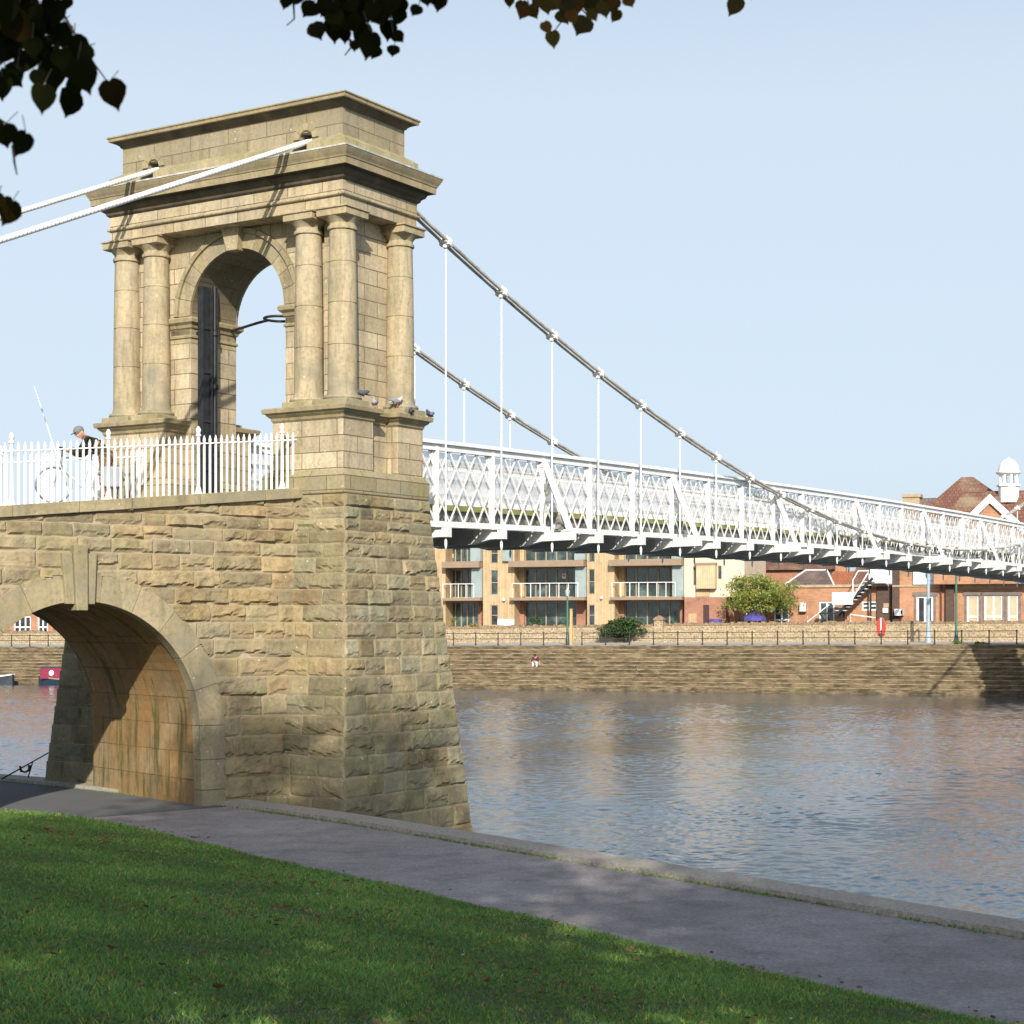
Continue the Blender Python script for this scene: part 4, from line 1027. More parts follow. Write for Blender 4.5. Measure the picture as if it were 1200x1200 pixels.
for k, (p0, p1, w0, w1) in enumerate(bays):
    a, b = fe(p0, GR), fe(p1, GR); gw0, gw1 = fe(w0, GR), fe(w1, GR)
    for lo, hi, fl in ((zb0 + .3, zs1, 0), (zs1t, zs2, 1), (zs2t, zs3, 2)):
        n = 5; m = MB()
        for i in range(n + 1):
            x = gw0 + (gw1 - gw0) * i / n; m.box(x - .05, x + .05, GR - .06, GR, lo, hi - .02)
        m.box(gw0, gw1, GR - .055, GR, hi - .14, hi - .022); m.box(gw0, gw1, GR - .055, GR, lo + .002, lo + .1)
        f = B.put(m, 'glazed_screen', m_frameB if fl else m_frameB)
        q = MB(); q.box(gw0, gw1, GR + .01, GR + .04, lo, hi); q.build('pane', m_glassA, f)
        # flank walls beside the glass
        for x0, x1 in ((a, gw0), (gw1, b)):
            if x1 - x0 > .15:
                q = MB(); q.box(x0, x1, GR - .35, GR + .3, lo, hi - .003); B.put(q, 'brick_pier' if fl == 0 else 'timber_pier', m_brickR if fl == 0 else m_wood)
        # pale side screens
        if fl:
            x1 = fe(p1, G1); q = MB(); q.box(x1 - .9, x1 - .02, G1 - .02 - .25 * fl, G1 + .03, lo + (.02 if fl == 1 else .02), hi - .02); B.put(q, 'side_screen', m_side)
            if k == 2 and fl == 2:
                x0 = fe(590, G1); q = MB(); q.box(x0, x0 + .8, G1 - .3, G1 - .02, lo, hi); B.put(q, 'side_screen', m_side)
    # slabs and balcony rails
    ga = G1 - .55
    for lo, hi, d in ((zs1, zs1t, .3), (zs2, zs2t, .55), (zs3, zs3t, .3)):
        q = MB(); q.box(fe(p0, G1) - (.25 if k > 1 else 0), fe(p1, G1) - .05, ga - d + .3, GR + .2, lo, hi); B.put(q, 'balcony_slab', m_slab, bevel=.02)
    x0, x1 = fe(p0 - 3, ga), fe(p1 - 11, ga); n = 7 if k > 1 else 4; q = MB()
    for i in range(n + 1):
        x = x0 + (x1 - x0) * i / n; q.bar((x, ga + .04, zs1t), (x, ga + .04, zs1t + 1.12), .05, .05)
    q.bar((x0, ga + .04, zs1t + 1.13), (x1, ga + .04, zs1t + 1.13), .05, .05); q.bar((x0, ga + .04, zs1t + 1.13), (x0, GR - .4, zs1t + 1.13), .04, .04)
    B.put(q, 'balcony_rail', m_frameW)
    x = fe(p0 + 8, ga); q = MB(); q.box(fe(p0, GR), fe(p1 - 2, GR), GR - .9, GR - .86, zb0 + .3, zb0 + 1.35)
for px, y, w, h in ((527.5, 651.5, 9, 5), (661, 675, 5, 6)):
    g_ = GR - .08; x = fe(px, g_); z = fz(px, y, g_); q = MB(); q.box(x - w * .032, x + w * .032, g_ - .02, g_, z - h * .033, z + h * .033); nb = B.put(q, 'window_notice', m_signW)
    q = MB(); q.box(x - w * .022, x - w * .004, g_ - .026, g_ - .021, z - h * .01, z + h * .024); q.box(x + w * .003, x + w * .022, g_ - .026, g_ - .021, z - h * .01, z + h * .02); q.build('red_lettering', m_red, nb)
# end block: render over brick, boxed oriel
e0, e1 = fe(802, G1), fe(851, G1); zm = fz(820, 700, G1)
m = MB(); hs = []; holes_wall(m, e0, e1, zb0, zm, G1, .1, [(fe(824, G1), fe(831, G1), zb0 + .1, fz(827, 709, G1))]); shell(m, e0, e1, zb0, zm, G1, 28); B.put(m, 'brick_wall', m_brickR)
q = MB(); q.box(fe(824, G1), fe(831, G1), G1 + .08, G1 + .12, zb0, fz(827, 709, G1)); B.put(q, 'door', mat_plain('dark_plum_door', (.06, .025, .028), .5))
q = MB(); q.box(fe(807, G1), fe(816, G1), G1 - .03, G1 - .005, zb0 + .1, fz(811, 719, G1)); B.put(q, 'meter_cupboard', m_wood)
e1b = fe(874, G1 + .5)
m = MB(); hh = (fe(841, G1), fe(846, G1), fz(843, 679, G1), fz(843, 663, G1)); hh2 = (fe(812.5, G1), fe(815.5, G1), fz(814, 686, G1), fz(814, 665, G1))
holes_wall(m, e0, e1b, zm + .002, ZR - .3, G1 - .03, .14, [hh, hh2]); shell(m, e0, e1b, zm + .002, ZR - .3, G1 - .03, 28); B.put(m, 'render_wall', m_render)
window(B, 'window', hh, G1 - .03, 1, 1, m_frameB, m_glassA, .06); window(B, 'window', hh2, G1 - .03, 1, 1, m_frameB, m_glassB, .05)
q = MB(); q.box(fe(816, G1 - .5), fe(838.5, G1 - .5), G1 - .55, G1 - .035, fz(827, 690, G1), fz(827, 662.5, G1)); B.put(q, 'timber_oriel', m_wood2, bevel=.01)
q = MB(); q.box(fe(814, G1 - .5), fe(839, G1 - .5), G1 - .6, G1 - .036, fz(827, 662.3, G1), fz(827, 659.5, G1)); B.put(q, 'oriel_cap', m_slab)
q = MB(); q.box(fe(815, G1), fe(832, G1), G1 - .09, G1 - .034, fz(823, 699, G1), fz(823, 691, G1)); B.put(q, 'timber_panel', m_wood)
q = MB(); q.box(fe(851, G1 + 1), fe(884, G1 + 1), G1 + 1, G1 + 6, zb0, fz(860, 691, G1 + 1)); B.put(q, 'brick_wing', m_brickR)
for px, y in ((590.5, 703), (725, 641), (705, 700.5)):
    x, z = bp(px, y, G1 - .1); q = MB(); q.ellipsoid((x, G1 - .16, z), (.13, .13, .13), 10, 6); q.bar((x, G1 - .1, z + .02), (x, G1, z + .05), .05, .05); B.put(q, 'wall_lamp', m_frameW, smooth=60)

# ---- single storey pub range with fire escape
G2 = 18.
B = Bld('pub_building', 'low red brick range with tiled roofs, white windows and an outside fire escape', 'building', fe(950, G2), G2)
e0, e1 = fe(868, G2), fe(1046, G2); zt = fz(950, 688.5, G2); zb0 = B.o[2] - .2
hs = [(fe(874, G2), fe(884, G2), zb0 + .15, fz(900, 707, G2)), (fe(907, G2), fe(925, G2), zb0 + .15, fz(900, 707, G2)), (fe(960, G2), fe(978, G2), zb0 + .1, fz(970, 705, G2)), (fe(1010, G2), fe(1028, G2), fz(1020, 715.5, G2), fz(1020, 704.5, G2))]
m = MB(); holes_wall(m, e0, e1, zb0, zt, G2, .12, hs); shell(m, e0, e1, zb0, zt, G2, 30); B.put(m, 'wall', m_brickO)
for h, nx, sp in zip(hs, (1, 2, 2, 2), (.6, .6, None, None)): window(B, 'window', h, G2, nx, 2 if sp is None else 1, m_frameW, m_glassA, .11, .1, sp)
m = MB(); m.box(e0 - .1, e1, G2 - .12, G2 + .3, zt + .003, zt + .2); B.put(m, 'parapet_coping', m_stoneT)
x0, x1 = fe(1028, G2), fe(1045.5, G2); m = MB(); m.box(x0, x1, G2 - .25, G2 - .003, zb0, zt + .05); B.put(m, 'sooty_bay', m_brickD)
m = MB(); m.box(x0 + .5, x1 - .2, G2 - .36, G2 - .255, fz(1037, 712, G2), fz(1037, 707, G2)); B.put(m, 'bay_sign', m_stoneT)
m = MB(); m.box(x0 + .45, x1 - .25, G2 - .36, G2 - .255, fz(1037, 718, G2), fz(1037, 712.5, G2)); B.put(m, 'white_sill_board', m_signW)
def gable(mb, e0, e1, g0, g1, ze, zr, ridge='e', over=.2):
    if ridge == 'e':
        gm = (g0 + g1) / 2; P = [(e0, g0, ze), (e1, g0, ze), (e1, g1, ze), (e0, g1, ze), (e0, gm, zr), (e1, gm, zr)]
        mb.add(P, [(0, 1, 5, 4), (2, 3, 4, 5), (0, 4, 3), (1, 2, 5), (0, 3, 2, 1)])
    else:
        em = (e0 + e1) / 2; P = [(e0, g0, ze), (e1, g0, ze), (e1, g1, ze), (e0, g1, ze), (em, g0, zr), (em, g1, zr)]
        mb.add(P, [(0, 4, 5, 3), (1, 2, 5, 4), (0, 1, 4), (2, 3, 5), (0, 3, 2, 1)])
def hip(mb, e0, e1, g0, g1, ze, zr, ins, insg=None):
    gm = (g0 + g1) / 2; ig = (insg if insg is not None else (g1 - g0) / 2 - .02)
    P = [(e0, g0, ze), (e1, g0, ze), (e1, g1, ze), (e0, g1, ze), (e0 + ins, g0 + ig, zr), (e1 - ins, g0 + ig, zr), (e1 - ins, g1 - ig, zr), (e0 + ins, g1 - ig, zr)]
    mb.add(P, [(0, 3, 2, 1), (4, 5, 6, 7), (0, 1, 5, 4), (1, 2, 6, 5), (2, 3, 7, 6), (3, 0, 4, 7)])
m = MB(); hip(m, fe(916, 20), fe(978, 20), 20, 27, zt + .1, fz(950, 668, 23), 1.2); B.put(m, 'hipped_roof', m_slate)
q = MB(); za = fz(950, 668, 23)
for a, b in (((fe(916, 20) + 1.2, 23.5, za + .02), (fe(978, 20) - 1.2, 23.5, za + .02)), ((fe(916, 20), 20, zt + .12), (fe(916, 20) + 1.2, 23.5, za + .02)), ((fe(978, 20), 20, zt + .12), (fe(978, 20) - 1.2, 23.5, za + .02))): q.bar(a, b, .12, .08)
B.put(q, 'white_ridge', m_signW)
m = MB(); gable(m, fe(968, 20), fe(1003, 20), 20.2, 26, zt + .12, fz(985, 669, 22)); B.put(m, 'orange_roof', m_tileO)
m = MB(); gable(m, fe(996, 20), fe(1024, 20), 20.1, 27, zt + .11, fz(1010, 660, 23)); B.put(m, 'dark_roof', m_tileB)
m = MB(); gable(m, fe(830, 34), fe(975, 34), 34, 42, fz(900, 668, 34), fz(900, 644, 37)); B.put(m, 'rear_roof', m_tileB)
m = MB(); m.box(fe(830, 34) + .2, fe(975, 34) - .2, 34.4, 41.6, zb0, fz(900, 668, 34) - .003); B.put(m, 'rear_wall', m_brickR)
for px, y in ((918, 652), (985, 660)):
    x = fe(px, 36); z = fz(px, y, 36); m = MB(); m.box(x - .5, x + .5, 35.6, 36.4, z - 2.6, z + .6); m.ring([(0, z + .6), (.08, z + .65), (.08, z + .75)], x - .5, x + .5, 35.6, 36.4); ch = B.put(m, 'chimney', m_brickO)
    for dx in (-.25, .25): m = MB(); m.lathe([(.13, z + .75), (.11, z + 1.1)], x + dx, 36, 8); m.build('chimney_pot', m_tileO, ch)
# air unit, fire escape, boards
x0, z0 = bp(936.5, 717, G2 - .4); x1, z1 = bp(944.5, 706, G2 - .4)
m = MB(); m.box(x0, x1, G2 - .42, G2 - .02, z0, z1); o = B.put(m, 'air_unit', m_ltgrey, bevel=.03)
m = MB(); [m.box(x0 + .05, x1 - .05, G2 - .445, G2 - .425, z0 + .06 + .075 * i, z0 + .09 + .075 * i) for i in range(7)]; m.build('louvre', m_frameW, o)
GF = 16.4
B2 = Bld('fire_escape', 'white railed outside stair with black open treads climbing past a white board', 'staircase', fe(1000, GF), GF)
a = Vector((fe(985, GF), 0, fz(985, 716, GF))); b = Vector((fe(1018, GF), 0, fz(1018, 682, GF)))
m = MB(); nst = 9
for i in range(nst):
    t_ = i / (nst - 1); x = a.x + (b.x - a.x) * t_; z = a.z + (b.z - a.z) * t_; m.box(x - .42, x + .42, GF, GF + .9, z, z + .07)
B2.put(m, 'treads', m_ltgrey)
m = MB()
for y in (GF - .03, GF + .93): m.bar((a.x - .3, y, a.z - .3), (b.x + .3, y, b.z + .28), .05, .2)
m.bar((b.x, GF + .9, zb0), (b.x, GF + .9, b.z), .12, .12); m.bar((a.x + .1, GF + .9, zb0), (a.x + .1, GF + .9, a.z), .12, .12); m.bar((a.x - 1.5, GF + .5, zb0), (a.x, GF + .5, a.z - .1), .1, .1); m.box(a.x - 1.8, a.x - .2, GF + .1, GF + .9, a.z - .22, a.z - .12)
m.bar((a.x + .1, GF + .5, zb0), (a.x - 1.6, GF + .5, a.z - .2), .09, .09)
B2.put(m, 'stringers', m_black)
m = MB()
p0 = Vector((fe(999.5, GF), GF - .05, fz(1000, 702, GF))); p1 = Vector((fe(999.5, GF), GF - .05, fz(1000, 680, GF))); p2 = Vector((fe(1006, GF), GF - .05, fz(1006, 669, GF))); p3 = Vector((fe(1018, GF), GF - .05, fz(1018, 669, GF)))
m.tube([p0, p1, p2, p3], .05, 8)
q0 = Vector((fe(1017.5, GF), GF - .06, fz(1017, 671, GF))); q1 = Vector((fe(1000, GF), GF - .06, fz(1000, 700, GF))); B2.put(m, 'handrail', m_signW, smooth=60); m = MB(); m.tube([q0, q1], .05, 8); B2.put(m, 'handrail', m_signW, smooth=60); m = MB()
r0 = Vector((fe(946, GF), GF - .05, fz(946, 722, GF))); r1 = Vector((fe(946, GF), GF - .05, fz(946, 729, GF))); r2 = Vector((fe(972, GF), GF - .05, fz(972, 708.5, GF)))
m.tube([r0, r1, r2], .045, 8); B2.put(m, 'handrail', m_signW, smooth=60); m = MB(); m.tube([(fe(997, GF), GF - .05, fz(997, 730, GF)), (fe(997, GF), GF - .05, fz(997, 720, GF)), (fe(1026, GF), GF - .05, fz(1026, 724, GF))], .045, 8)
B2.put(m, 'handrail', m_signW, smooth=60)
def board(name, label, cat, px0, px1, y0, y1, g, mat, posts=True, text=None):
    x0, z0 = bp(px0, y1, g); x1, z1 = bp(px1, y0, g)
    Bx = Bld(name, label, cat, (x0 + x1) / 2, g); m = MB(); m.box(x0, x1, g, g + .06, z0, z1); pl = Bx.put(m, 'panel', mat, bevel=.008)
    if posts:
        m = MB()
        for x in (x0 + .15, x1 - .15): m.box(x - .04, x + .04, g + .065, g + .14, Bx.o[2], z1 - .05)
        Bx.put(m, 'support', m_ltgrey)
    if text:
        m = MB()
        for (rx0, rx1, ry0, ry1) in text: m.box(x0 + (x1 - x0) * rx0, x0 + (x1 - x0) * rx1, g - .006, g - .001, z0 + (z1 - z0) * ry0, z0 + (z1 - z0) * ry1)
        m.build('lettering', mat_plain('faint_blue_lettering', (.40, .52, .62), .6), pl, loc=None)
    return Bx
line = lambda y, h, segs: [(a_, b_, y, y + h) for a_, b_ in segs]
board('sign_board', 'plain white board on the low brick range beside the fire escape', 'sign', 975, 999.5, 694, 708.5, GF - .3, m_signW, False)
board('sign_board', 'large pale white board with faint lettering at the top of the fire escape', 'sign', 1018, 1044.5, 667, 683.5, GF + .4, m_signW, False, line(.62, .1, [(.1, .3), (.34, .62), (.66, .9)]) + line(.4, .06, [(.1, .4), (.45, .7)]))
board('sign_board', 'blank white banner fixed above the rubble wall below the timber flats', 'sign', 583, 602.5, 725.5, 735, 15.2, m_signW, True)

# ---- brick hall with hipped roof, gable and cupola
G3 = 17.
B = Bld('brick_hall', 'orange brick hall with brown hipped roof, white gable boards and tall blinded windows', 'building', fe(1150, G3), G3)
e0, e1 = fe(1046, G3), fe(1262, G3); zb0 = B.o[2] - .2; ze = fz(1150, 642, G3)
W = [(fe(1133, G3), fe(1147, G3)), (fe(1153.5, G3), fe(1175, G3)), (fe(1181, G3), fe(1193.5, G3)), (fe(1206, G3), fe(1220, G3))]
wz0, wz1 = zb0 + .25, fz(1150, 697.5, G3)
hs = [(a, b, wz0, wz1) for a, b in W] + [(fe(1074, G3), fe(1094, G3), zb0 + .1, fz(1084, 698, G3))]
m = MB(); holes_wall(m, e0, e1, zb0, ze, G3, .16, hs); shell(m, e0, e1, zb0, ze, G3, 31); B.put(m, 'wall', m_brickO)
for (a, b, c, d), nx in zip(hs[:4], (1, 2, 1, 1)): window(B, 'window', (a, b, c, d), G3, nx, 1, m_frameW, m_glassB, .12, .12, .55, .78 if nx == 1 else .97)
window(B, 'french_door', hs[4], G3, 2, 1, m_frameW, m_glassB, .16, .12, .45)
m_sooty_trim = mat_noise('sooty_stone_trim', [(.3, (.13, .11, .10)), (.7, (.24, .20, .17))], 3, .9)
for a, b, c, d in hs:
    m = MB(); m.box(a - .16, a - .005, G3 - .05, G3 + .03, c, d); m.box(b + .005, b + .16, G3 - .05, G3 + .03, c, d); m.box(a - .26, b + .26, G3 - .09, G3 + .03, d - .003, d + .26)
    B.put(m, 'window_surround', m_sooty_trim)
m = MB(); zc0 = fz(1150, 690, G3); zc1 = fz(1150, 685, G3); m.box(fe(1119, G3), e1, G3 - .10, G3 + .02, zc0, zc1); m.box(e0, fe(1108, G3), G3 - .08, G3 + .02, fz(1080, 687.5, G3), fz(1080, 685.5, G3)); B.put(m, 'stone_band', m_stoneT)
m = MB(); m.box(fe(1109, G3), fe(1118.5, G3), G3 - .42, G3 - .003, zb0, ze + .2); B.put(m, 'dark_pier', m_brickD)
m = MB(); m.box(e0 - .02, e0 + .5, G3 - .06, G3 - .004, zb0, fz(1050, 668, G3)); B.put(m, 'dark_quoins', m_brickD)
m = MB(); x = fe(1103, G3); m.tube([(x, G3 - .12, ze - .2), (x, G3 - .12, zb0 + 1.6), (x + .35, G3 - .12, zb0 + 1.1), (x + .35, G3 - .12, zb0)], .07, 8); B.put(m, 'drainpipe', mat_plain('rust_brown_pipe', (.16, .05, .03), .5))
# main hipped roof
m = MB(); gA, gB_ = G3 - .4, 31.; zr = fz(1134, 559.5, 24); ea, eb = fe(1030, 17), fe(1262, 24)
ra, rb = fe(1127, 24), fe(1141, 24); m.add([(ea, gA, ze + .005), (eb, gA, ze + .005), (eb, gB_, ze + .005), (ea, gB_, ze + .005), (ra, 23.6, zr), (rb, 23.6, zr), (rb, 24.4, zr), (ra, 24.4, zr)], [(0, 3, 2, 1), (4, 5, 6, 7), (0, 1, 5, 4), (1, 2, 6, 5), (2, 3, 7, 6), (3, 0, 4, 7)]); B.put(m, 'hipped_roof', m_tileB)
m = MB(); fa_e, fb_e, zf = fe(1080, 17), fe(1275, 17), fz(1160, 575.5, 20.2); m.add([(fa_e, G3 - .45, ze + .01), (fb_e, G3 - .45, ze + .01), (fb_e, 24, ze + .01), (fa_e, 24, ze + .01), (fe(1130, 20.2), 20.2, zf), (fb_e, 20.2, zf)], [(0, 1, 5, 4), (2, 3, 4, 5), (0, 4, 3), (1, 2, 5), (0, 3, 2, 1)]); B.put(m, 'front_roof', m_tileB)
# front gable with white bargeboards
ga = G3 - 1.2; ex, zx = bp(1160, 578.5, ga); hw = 4.1; zg = zx - hw * .98
m = MB(); m.prism([(ex - hw + .2, zc1 + .02), (ex + hw - .2, zc1 + .02), (ex + hw - .2, zg - .05), (ex + hw, zg), (ex, zx - .1), (ex - hw, zg), (ex - hw + .2, zg - .05)], lambda x, z: (x, ga + .12, z), lambda x, z: (x, G3 - .01, z)); B.put(m, 'gable_wall', m_brickO)
m = MB(); m.add([(ex - hw - .3, ga - .1, zg - .3), (ex, ga - .1, zx), (ex, 25, zx), (ex - hw - .3, 25, zg - .3), (ex + hw + .3, ga - .1, zg - .3), (ex + hw + .3, 25, zg - .3)], [(0, 1, 2, 3), (1, 4, 5, 2)]); B.put(m, 'gable_roof', m_tileB)
m = MB()
for s in (-1, 1):
    m.bar((ex + s * (hw + .3), ga - .06, zg - .42), (ex - s * .02, ga - .06, zx - .14), .10, .34, (0, 1, 0)) if False else m.prism([(ex + s * (hw + .3), zg - .32), (ex, zx - .02), (ex, zx - .66), (ex + s * (hw - .2), zg - .46)][::s], lambda x, z: (x, ga - .12, z), lambda x, z: (x, ga - .02, z))
for s in (-1, 1):
    for i in range(1, 11):
        t_ = i / 11.; x = ex + s * hw * t_; z = zx - .42 - hw * .98 * t_; m.box(x - .09, x + .09, ga - .20, ga - .122, z - .09, z + .09)
B.put(m, 'bargeboard', m_signW)
# cupola
cg = 19.8; cx, zt_ = bp(1182, 537, cg); cz = lambda y: fz(1182, y, cg)
cup = []
m = MB(); m.lathe([(.72, cz(589)), (.72, cz(571)), (.86, cz(570)), (.86, cz(568)), (.70, cz(567.5))], cx, cg, 8); B.put(m, 'cupola', m_signW); cu = B.t.children[-1]
m = MB()
for k in range(8):
    t_ = PI / 8 + k * PI / 4; m.lathe([(.10, cz(567.5)), (.09, cz(555.5))], cx + .62 * math.cos(t_), cg + .62 * math.sin(t_), 8)
m.build('colonnette', m_signW, cu, smooth=40)
m = MB(); r = .78; m.lathe([(.70, cz(556.3)), (.88, cz(555)), (.92, cz(553.6)), (.78, cz(553))] + [(.76 * math.cos(t_), cz(553) + 1.0 * math.sin(t_) * .98) for t_ in [PI / 2 * i / 8 for i in range(0, 8)]] + [(.12, cz(540.2)), (.16, cz(539.6)), (.10, cz(538.6)), (.16, cz(538)), (.02, cz(535.8))], cx, cg, 16); m.build('dome', m_signW, cu, smooth=40)
# chimney and roof bits at left
x = fe(1069, 26); m = MB(); z1 = fz(1069, 579.5, 26); m.box(x - .62, x + .62, 25.4, 26.8, z1 - 4, z1 - .3); m.ring([(0, z1 - .3), (.1, z1 - .25), (.1, z1)], x - .62, x + .62, 25.4, 26.8); B.put(m, 'chimney', m_stoneT)
m = MB(); gable(m, fe(1058, 27), fe(1100, 27), 27, 33, ze + .3, fz(1075, 583, 29)); B.put(m, 'rear_roof', m_slate)
x, z = bp(1092, 596.5, 18.4)
for px in (1089.5, 1093.5): m = MB(); m.lathe([(.13, fz(px, 600, 18.4) - .6), (.14, fz(px, 595, 18.4)), (.10, fz(px, 593, 18.4))], fe(px, 18.4), 18.4, 10); B.put(m, 'chimney_pot', m_tileO)
x0, z0 = bp(1048, 721.5, G3 - .5); x1, z1 = bp(1058.5, 713.5, G3 - .5)
m = MB(); m.box(x0, x1, G3 - .5, G3 - .01, z0, z1); o = B.put(m, 'air_unit', m_signW, bevel=.03); m = MB(); m.box(x1 - .2, x1 - .08, G3 - .52, G3 - .505, z0 + .12, z1 - .12); m.build('grille', m_black, o)
board('sign_board', 'pale blue board with lettering high on the brick hall above the french door', 'sign', 1070, 1096, 667, 685, G3 - .2, m_signB, False, line(.2, .09, [(.1, .28), (.31, .5), (.54, .7), (.74, .92)]) + line(.55, .12, [(.2, .45), (.5, .8)]))
# building seen through the low arch
B = Bld('brick_house', 'orange brick house with white windows seen through the low arch', 'house', fe(10, 18), 18.)
e0, e1 = fe(-75, 18), fe(62, 18); zb0 = B.o[2] - .2; hs = []
for a, b in ((-40, -26), (-14, 7.5), (16, 36), (44, 56)): hs.append((fe(a, 18), fe(b, 18), zb0 + .9, fz(10, 727 if b < 10 else 722, 18)))
m = MB(); holes_wall(m, e0, e1, zb0, zb0 + 5.2, 18, .12, hs); shell(m, e0, e1, zb0, zb0 + 5.2, 18, 27); B.put(m, 'wall', m_brickO)
for h in hs: window(B, 'window', h, 18, 3 if h[1] - h[0] > 1.2 else 2, 2, m_frameW, m_glassB, .12)
m = MB(); gable(m, e0 - .3, e1 + .3, 17.6, 27.4, zb0 + 5.203, zb0 + 9); B.put(m, 'roof', m_tileB)
m = MB(); m.box(fe(25, 20), fe(25, 20) + 1, 20.5, 21.5, zb0 + 6, zb0 + 10); B.put(m, 'chimney', m_brickO)

# ---- lamp posts, life ring, bollard
m_green = mat_plain('green_lamp_paint', (.055, .16, .105), .45); m_greend = mat_plain('dark_teal_paint', (.02, .075, .075), .45); m_bluegrey = mat_plain('blue_grey_galvanised', (.30, .38, .46), .5)
def lamp(label, px, y0, ytop, g, mat, lantern=True, rad=.075, dark=None):
    e_, z0 = bp(px, y0, g); z0 = ztop(e_); _, z1 = bp(px, ytop, g); H = z1 - z0
    t = empty('street_lamp', label, 'street lamp', B0 + EB * e_ + GB * g + Vector((0, 0, z0)), ROT_B)
    m = MB(); m.lathe([(rad * 1.6, .0), (rad * 1.6, .5), (rad * 1.3, .55), (rad * 1.2, .9)], 0, 0, 12); m.build('base', dark or mat, t, smooth=40)
    m = MB(); m.lathe([(rad, .9), (rad * .7, H)], 0, 0, 12); m.build('column', mat, t, smooth=40)
    m = MB()
    if lantern:
        m.lathe([(.06, H), (.12, H + .05), (.17, H + .35), (.19, H + .38), (.05, H + .52), (.02, H + .60)], 0, 0, 8); m.build('lantern', m_ltgrey, t)
    else:
        m.tube([(0, 0, H - .02), (0, -.2, H + .25), (0, -.9, H + .35)], .05, 8); m.box(-.12, .12, -1.5, -.85, H + .3, H + .42); m.build('lantern', m_ltgrey, t)
lamp('short green lamp post with pale lantern standing at the end of the black fence', 665, 754, 699, 4.9, m_green, True, .085, m_greend)
lamp('blue grey lamp column in front of the french doors of the brick hall', 1088, 755, 648, 10, m_bluegrey, False, .13)
lamp('tall green lamp column beside the dark pier of the brick hall', 1120.5, 754, 652, 5.4, m_green, False, .085, m_greend)
e_, _z = bp(1032, 754, 5.0); z_ = ztop(e_)
t = empty('life_ring_stand', 'red lifebuoy housing on a short white post behind the black fence', 'life ring', B0 + EB * e_ + GB * 5.2 + Vector((0, 0, z_)), ROT_B)
m = MB(); m.lathe([(.05, 0), (.05, 1.0)], 0, 0, 8); m.box(-.04, .04, -.12, -.09, .6, 1.75); m.build('post', m_signW, t)
m = MB(); m.prism([(.30 * math.cos(a_) , 1.15 + .68 * math.sin(a_) * (1 if abs(math.sin(a_)) < .8 else .98)) for a_ in [2 * PI * i / 24 for i in range(24)]], lambda x, z: (x, -.08, z), lambda x, z: (x, .10, z)); m.build('housing', m_red, t, bevel=.03)
e_ = fe(669.5, 7); t = empty('marker_post', 'slim orange marker post beside the green lamp post', 'post', B0 + EB * e_ + GB * 7 + Vector((0, 0, ztop(e_))), ROT_B)
m = MB(); m.ring([(0, 0), (0, 2.45), (-.03, 2.5)], -.085, .085, -.085, .085); m.build('shaft', mat_plain('orange_timber', (.60, .36, .15), .7), t)
m = MB(); m.ring([(0, 2.502), (.02, 2.51), (.02, 2.55), (-.06, 2.6)], -.085, .085, -.085, .085); m.build('cap', m_stoneT, t)

# ---- umbrellas
m_purple = mat_plain('purple_canvas', (.075, .065, .26), .8, var=.2)
def parasol(label, px, ytop, ybot, wpx, g):
    e_, zt = bp(px, ytop, g); zb_ = fz(px, ybot, g); r = wpx / 2 * (115.5 + g) / F
    t = empty('parasol', label, 'parasol', B0 + EB * e_ + GB * g + Vector((0, 0, ztop(e_))), ROT_B, None); z0 = ztop(e_)
    m = MB(); n = 8; top = (0, 0, zt - z0); rim = [(r * math.cos(2 * PI * k / n), r * math.sin(2 * PI * k / n), zb_ - z0 + .22) for k in range(n)]; low = [(x, y, z - .25) for x, y, z in rim]
    m.add([top] + rim + low, [(0, 1 + k, 1 + (k + 1) % n) for k in range(n)] + [(1 + k, 9 + k, 9 + (k + 1) % n, 1 + (k + 1) % n) for k in range(n)]); m.build('canopy', m_purple, t)
    m = MB(); m.lathe([(.04, 0), (.04, zt - z0 - .02)], 0, 0, 8); m.build('pole', m_ltgrey, t)
parasol('large purple parasol beside the small tree', 884, 715.5, 727, 28, 14.9)
parasol('small flat purple parasol just showing over the rubble wall', 838, 726, 729, 17, 15.0)
# ================================================================== PEOPLE, BICYCLE, BIRDS, BOATS
def skinned(name, J, E_, mat, parent, root=0, sub=2, grow=0.):
    """one continuous surface grown over connected joints: J = [(pos, radius)]"""
    me = bpy.data.meshes.new(name); me.from_pydata([p for p, r in J], E_, []); me.materials.append(mat)
    o = bpy.data.objects.new(name, me); COL.objects.link(o)
    if parent is not None: o.parent = parent
    s = o.modifiers.new('skin', 'SKIN'); s.use_smooth_shade = True
    for i, (p, r) in enumerate(J):
        sv = me.skin_vertices[0].data[i]; rr = r if isinstance(r, tuple) else (r, r); sv.radius = (rr[0] + grow, rr[1] + grow); sv.use_root = (i == root)
    d = o.modifiers.new('subsurf', 'SUBSURF'); d.levels = sub; d.render_levels = sub
    return o
m_skin = mat_plain('skin', (.52, .30, .21), .55); m_olive = mat_noise('dark_olive_jacket', [(.3, (.025, .024, .016)), (.7, (.055, .05, .034))], 8, .85)
m_shorts = mat_noise('checked_brown_shorts', [(.4, (.10, .055, .03)), (.6, (.26, .18, .12))], 24, .9, sc=(1, 1, 2)); m_cap = mat_plain('grey_cap', (.16, .17, .16), .85); m_shoe = mat_plain('dark_shoes', (.025, .022, .02), .6)
m_whitecloth = mat_plain('white_trousers', (.72, .70, .66), .8); m_maroon = mat_plain('maroon_top', (.10, .02, .03), .85); m_hair = mat_plain('dark_hair', (.03, .018, .012), .7); m_eye = mat_plain('eye_dark', (.01, .01, .01), .3)
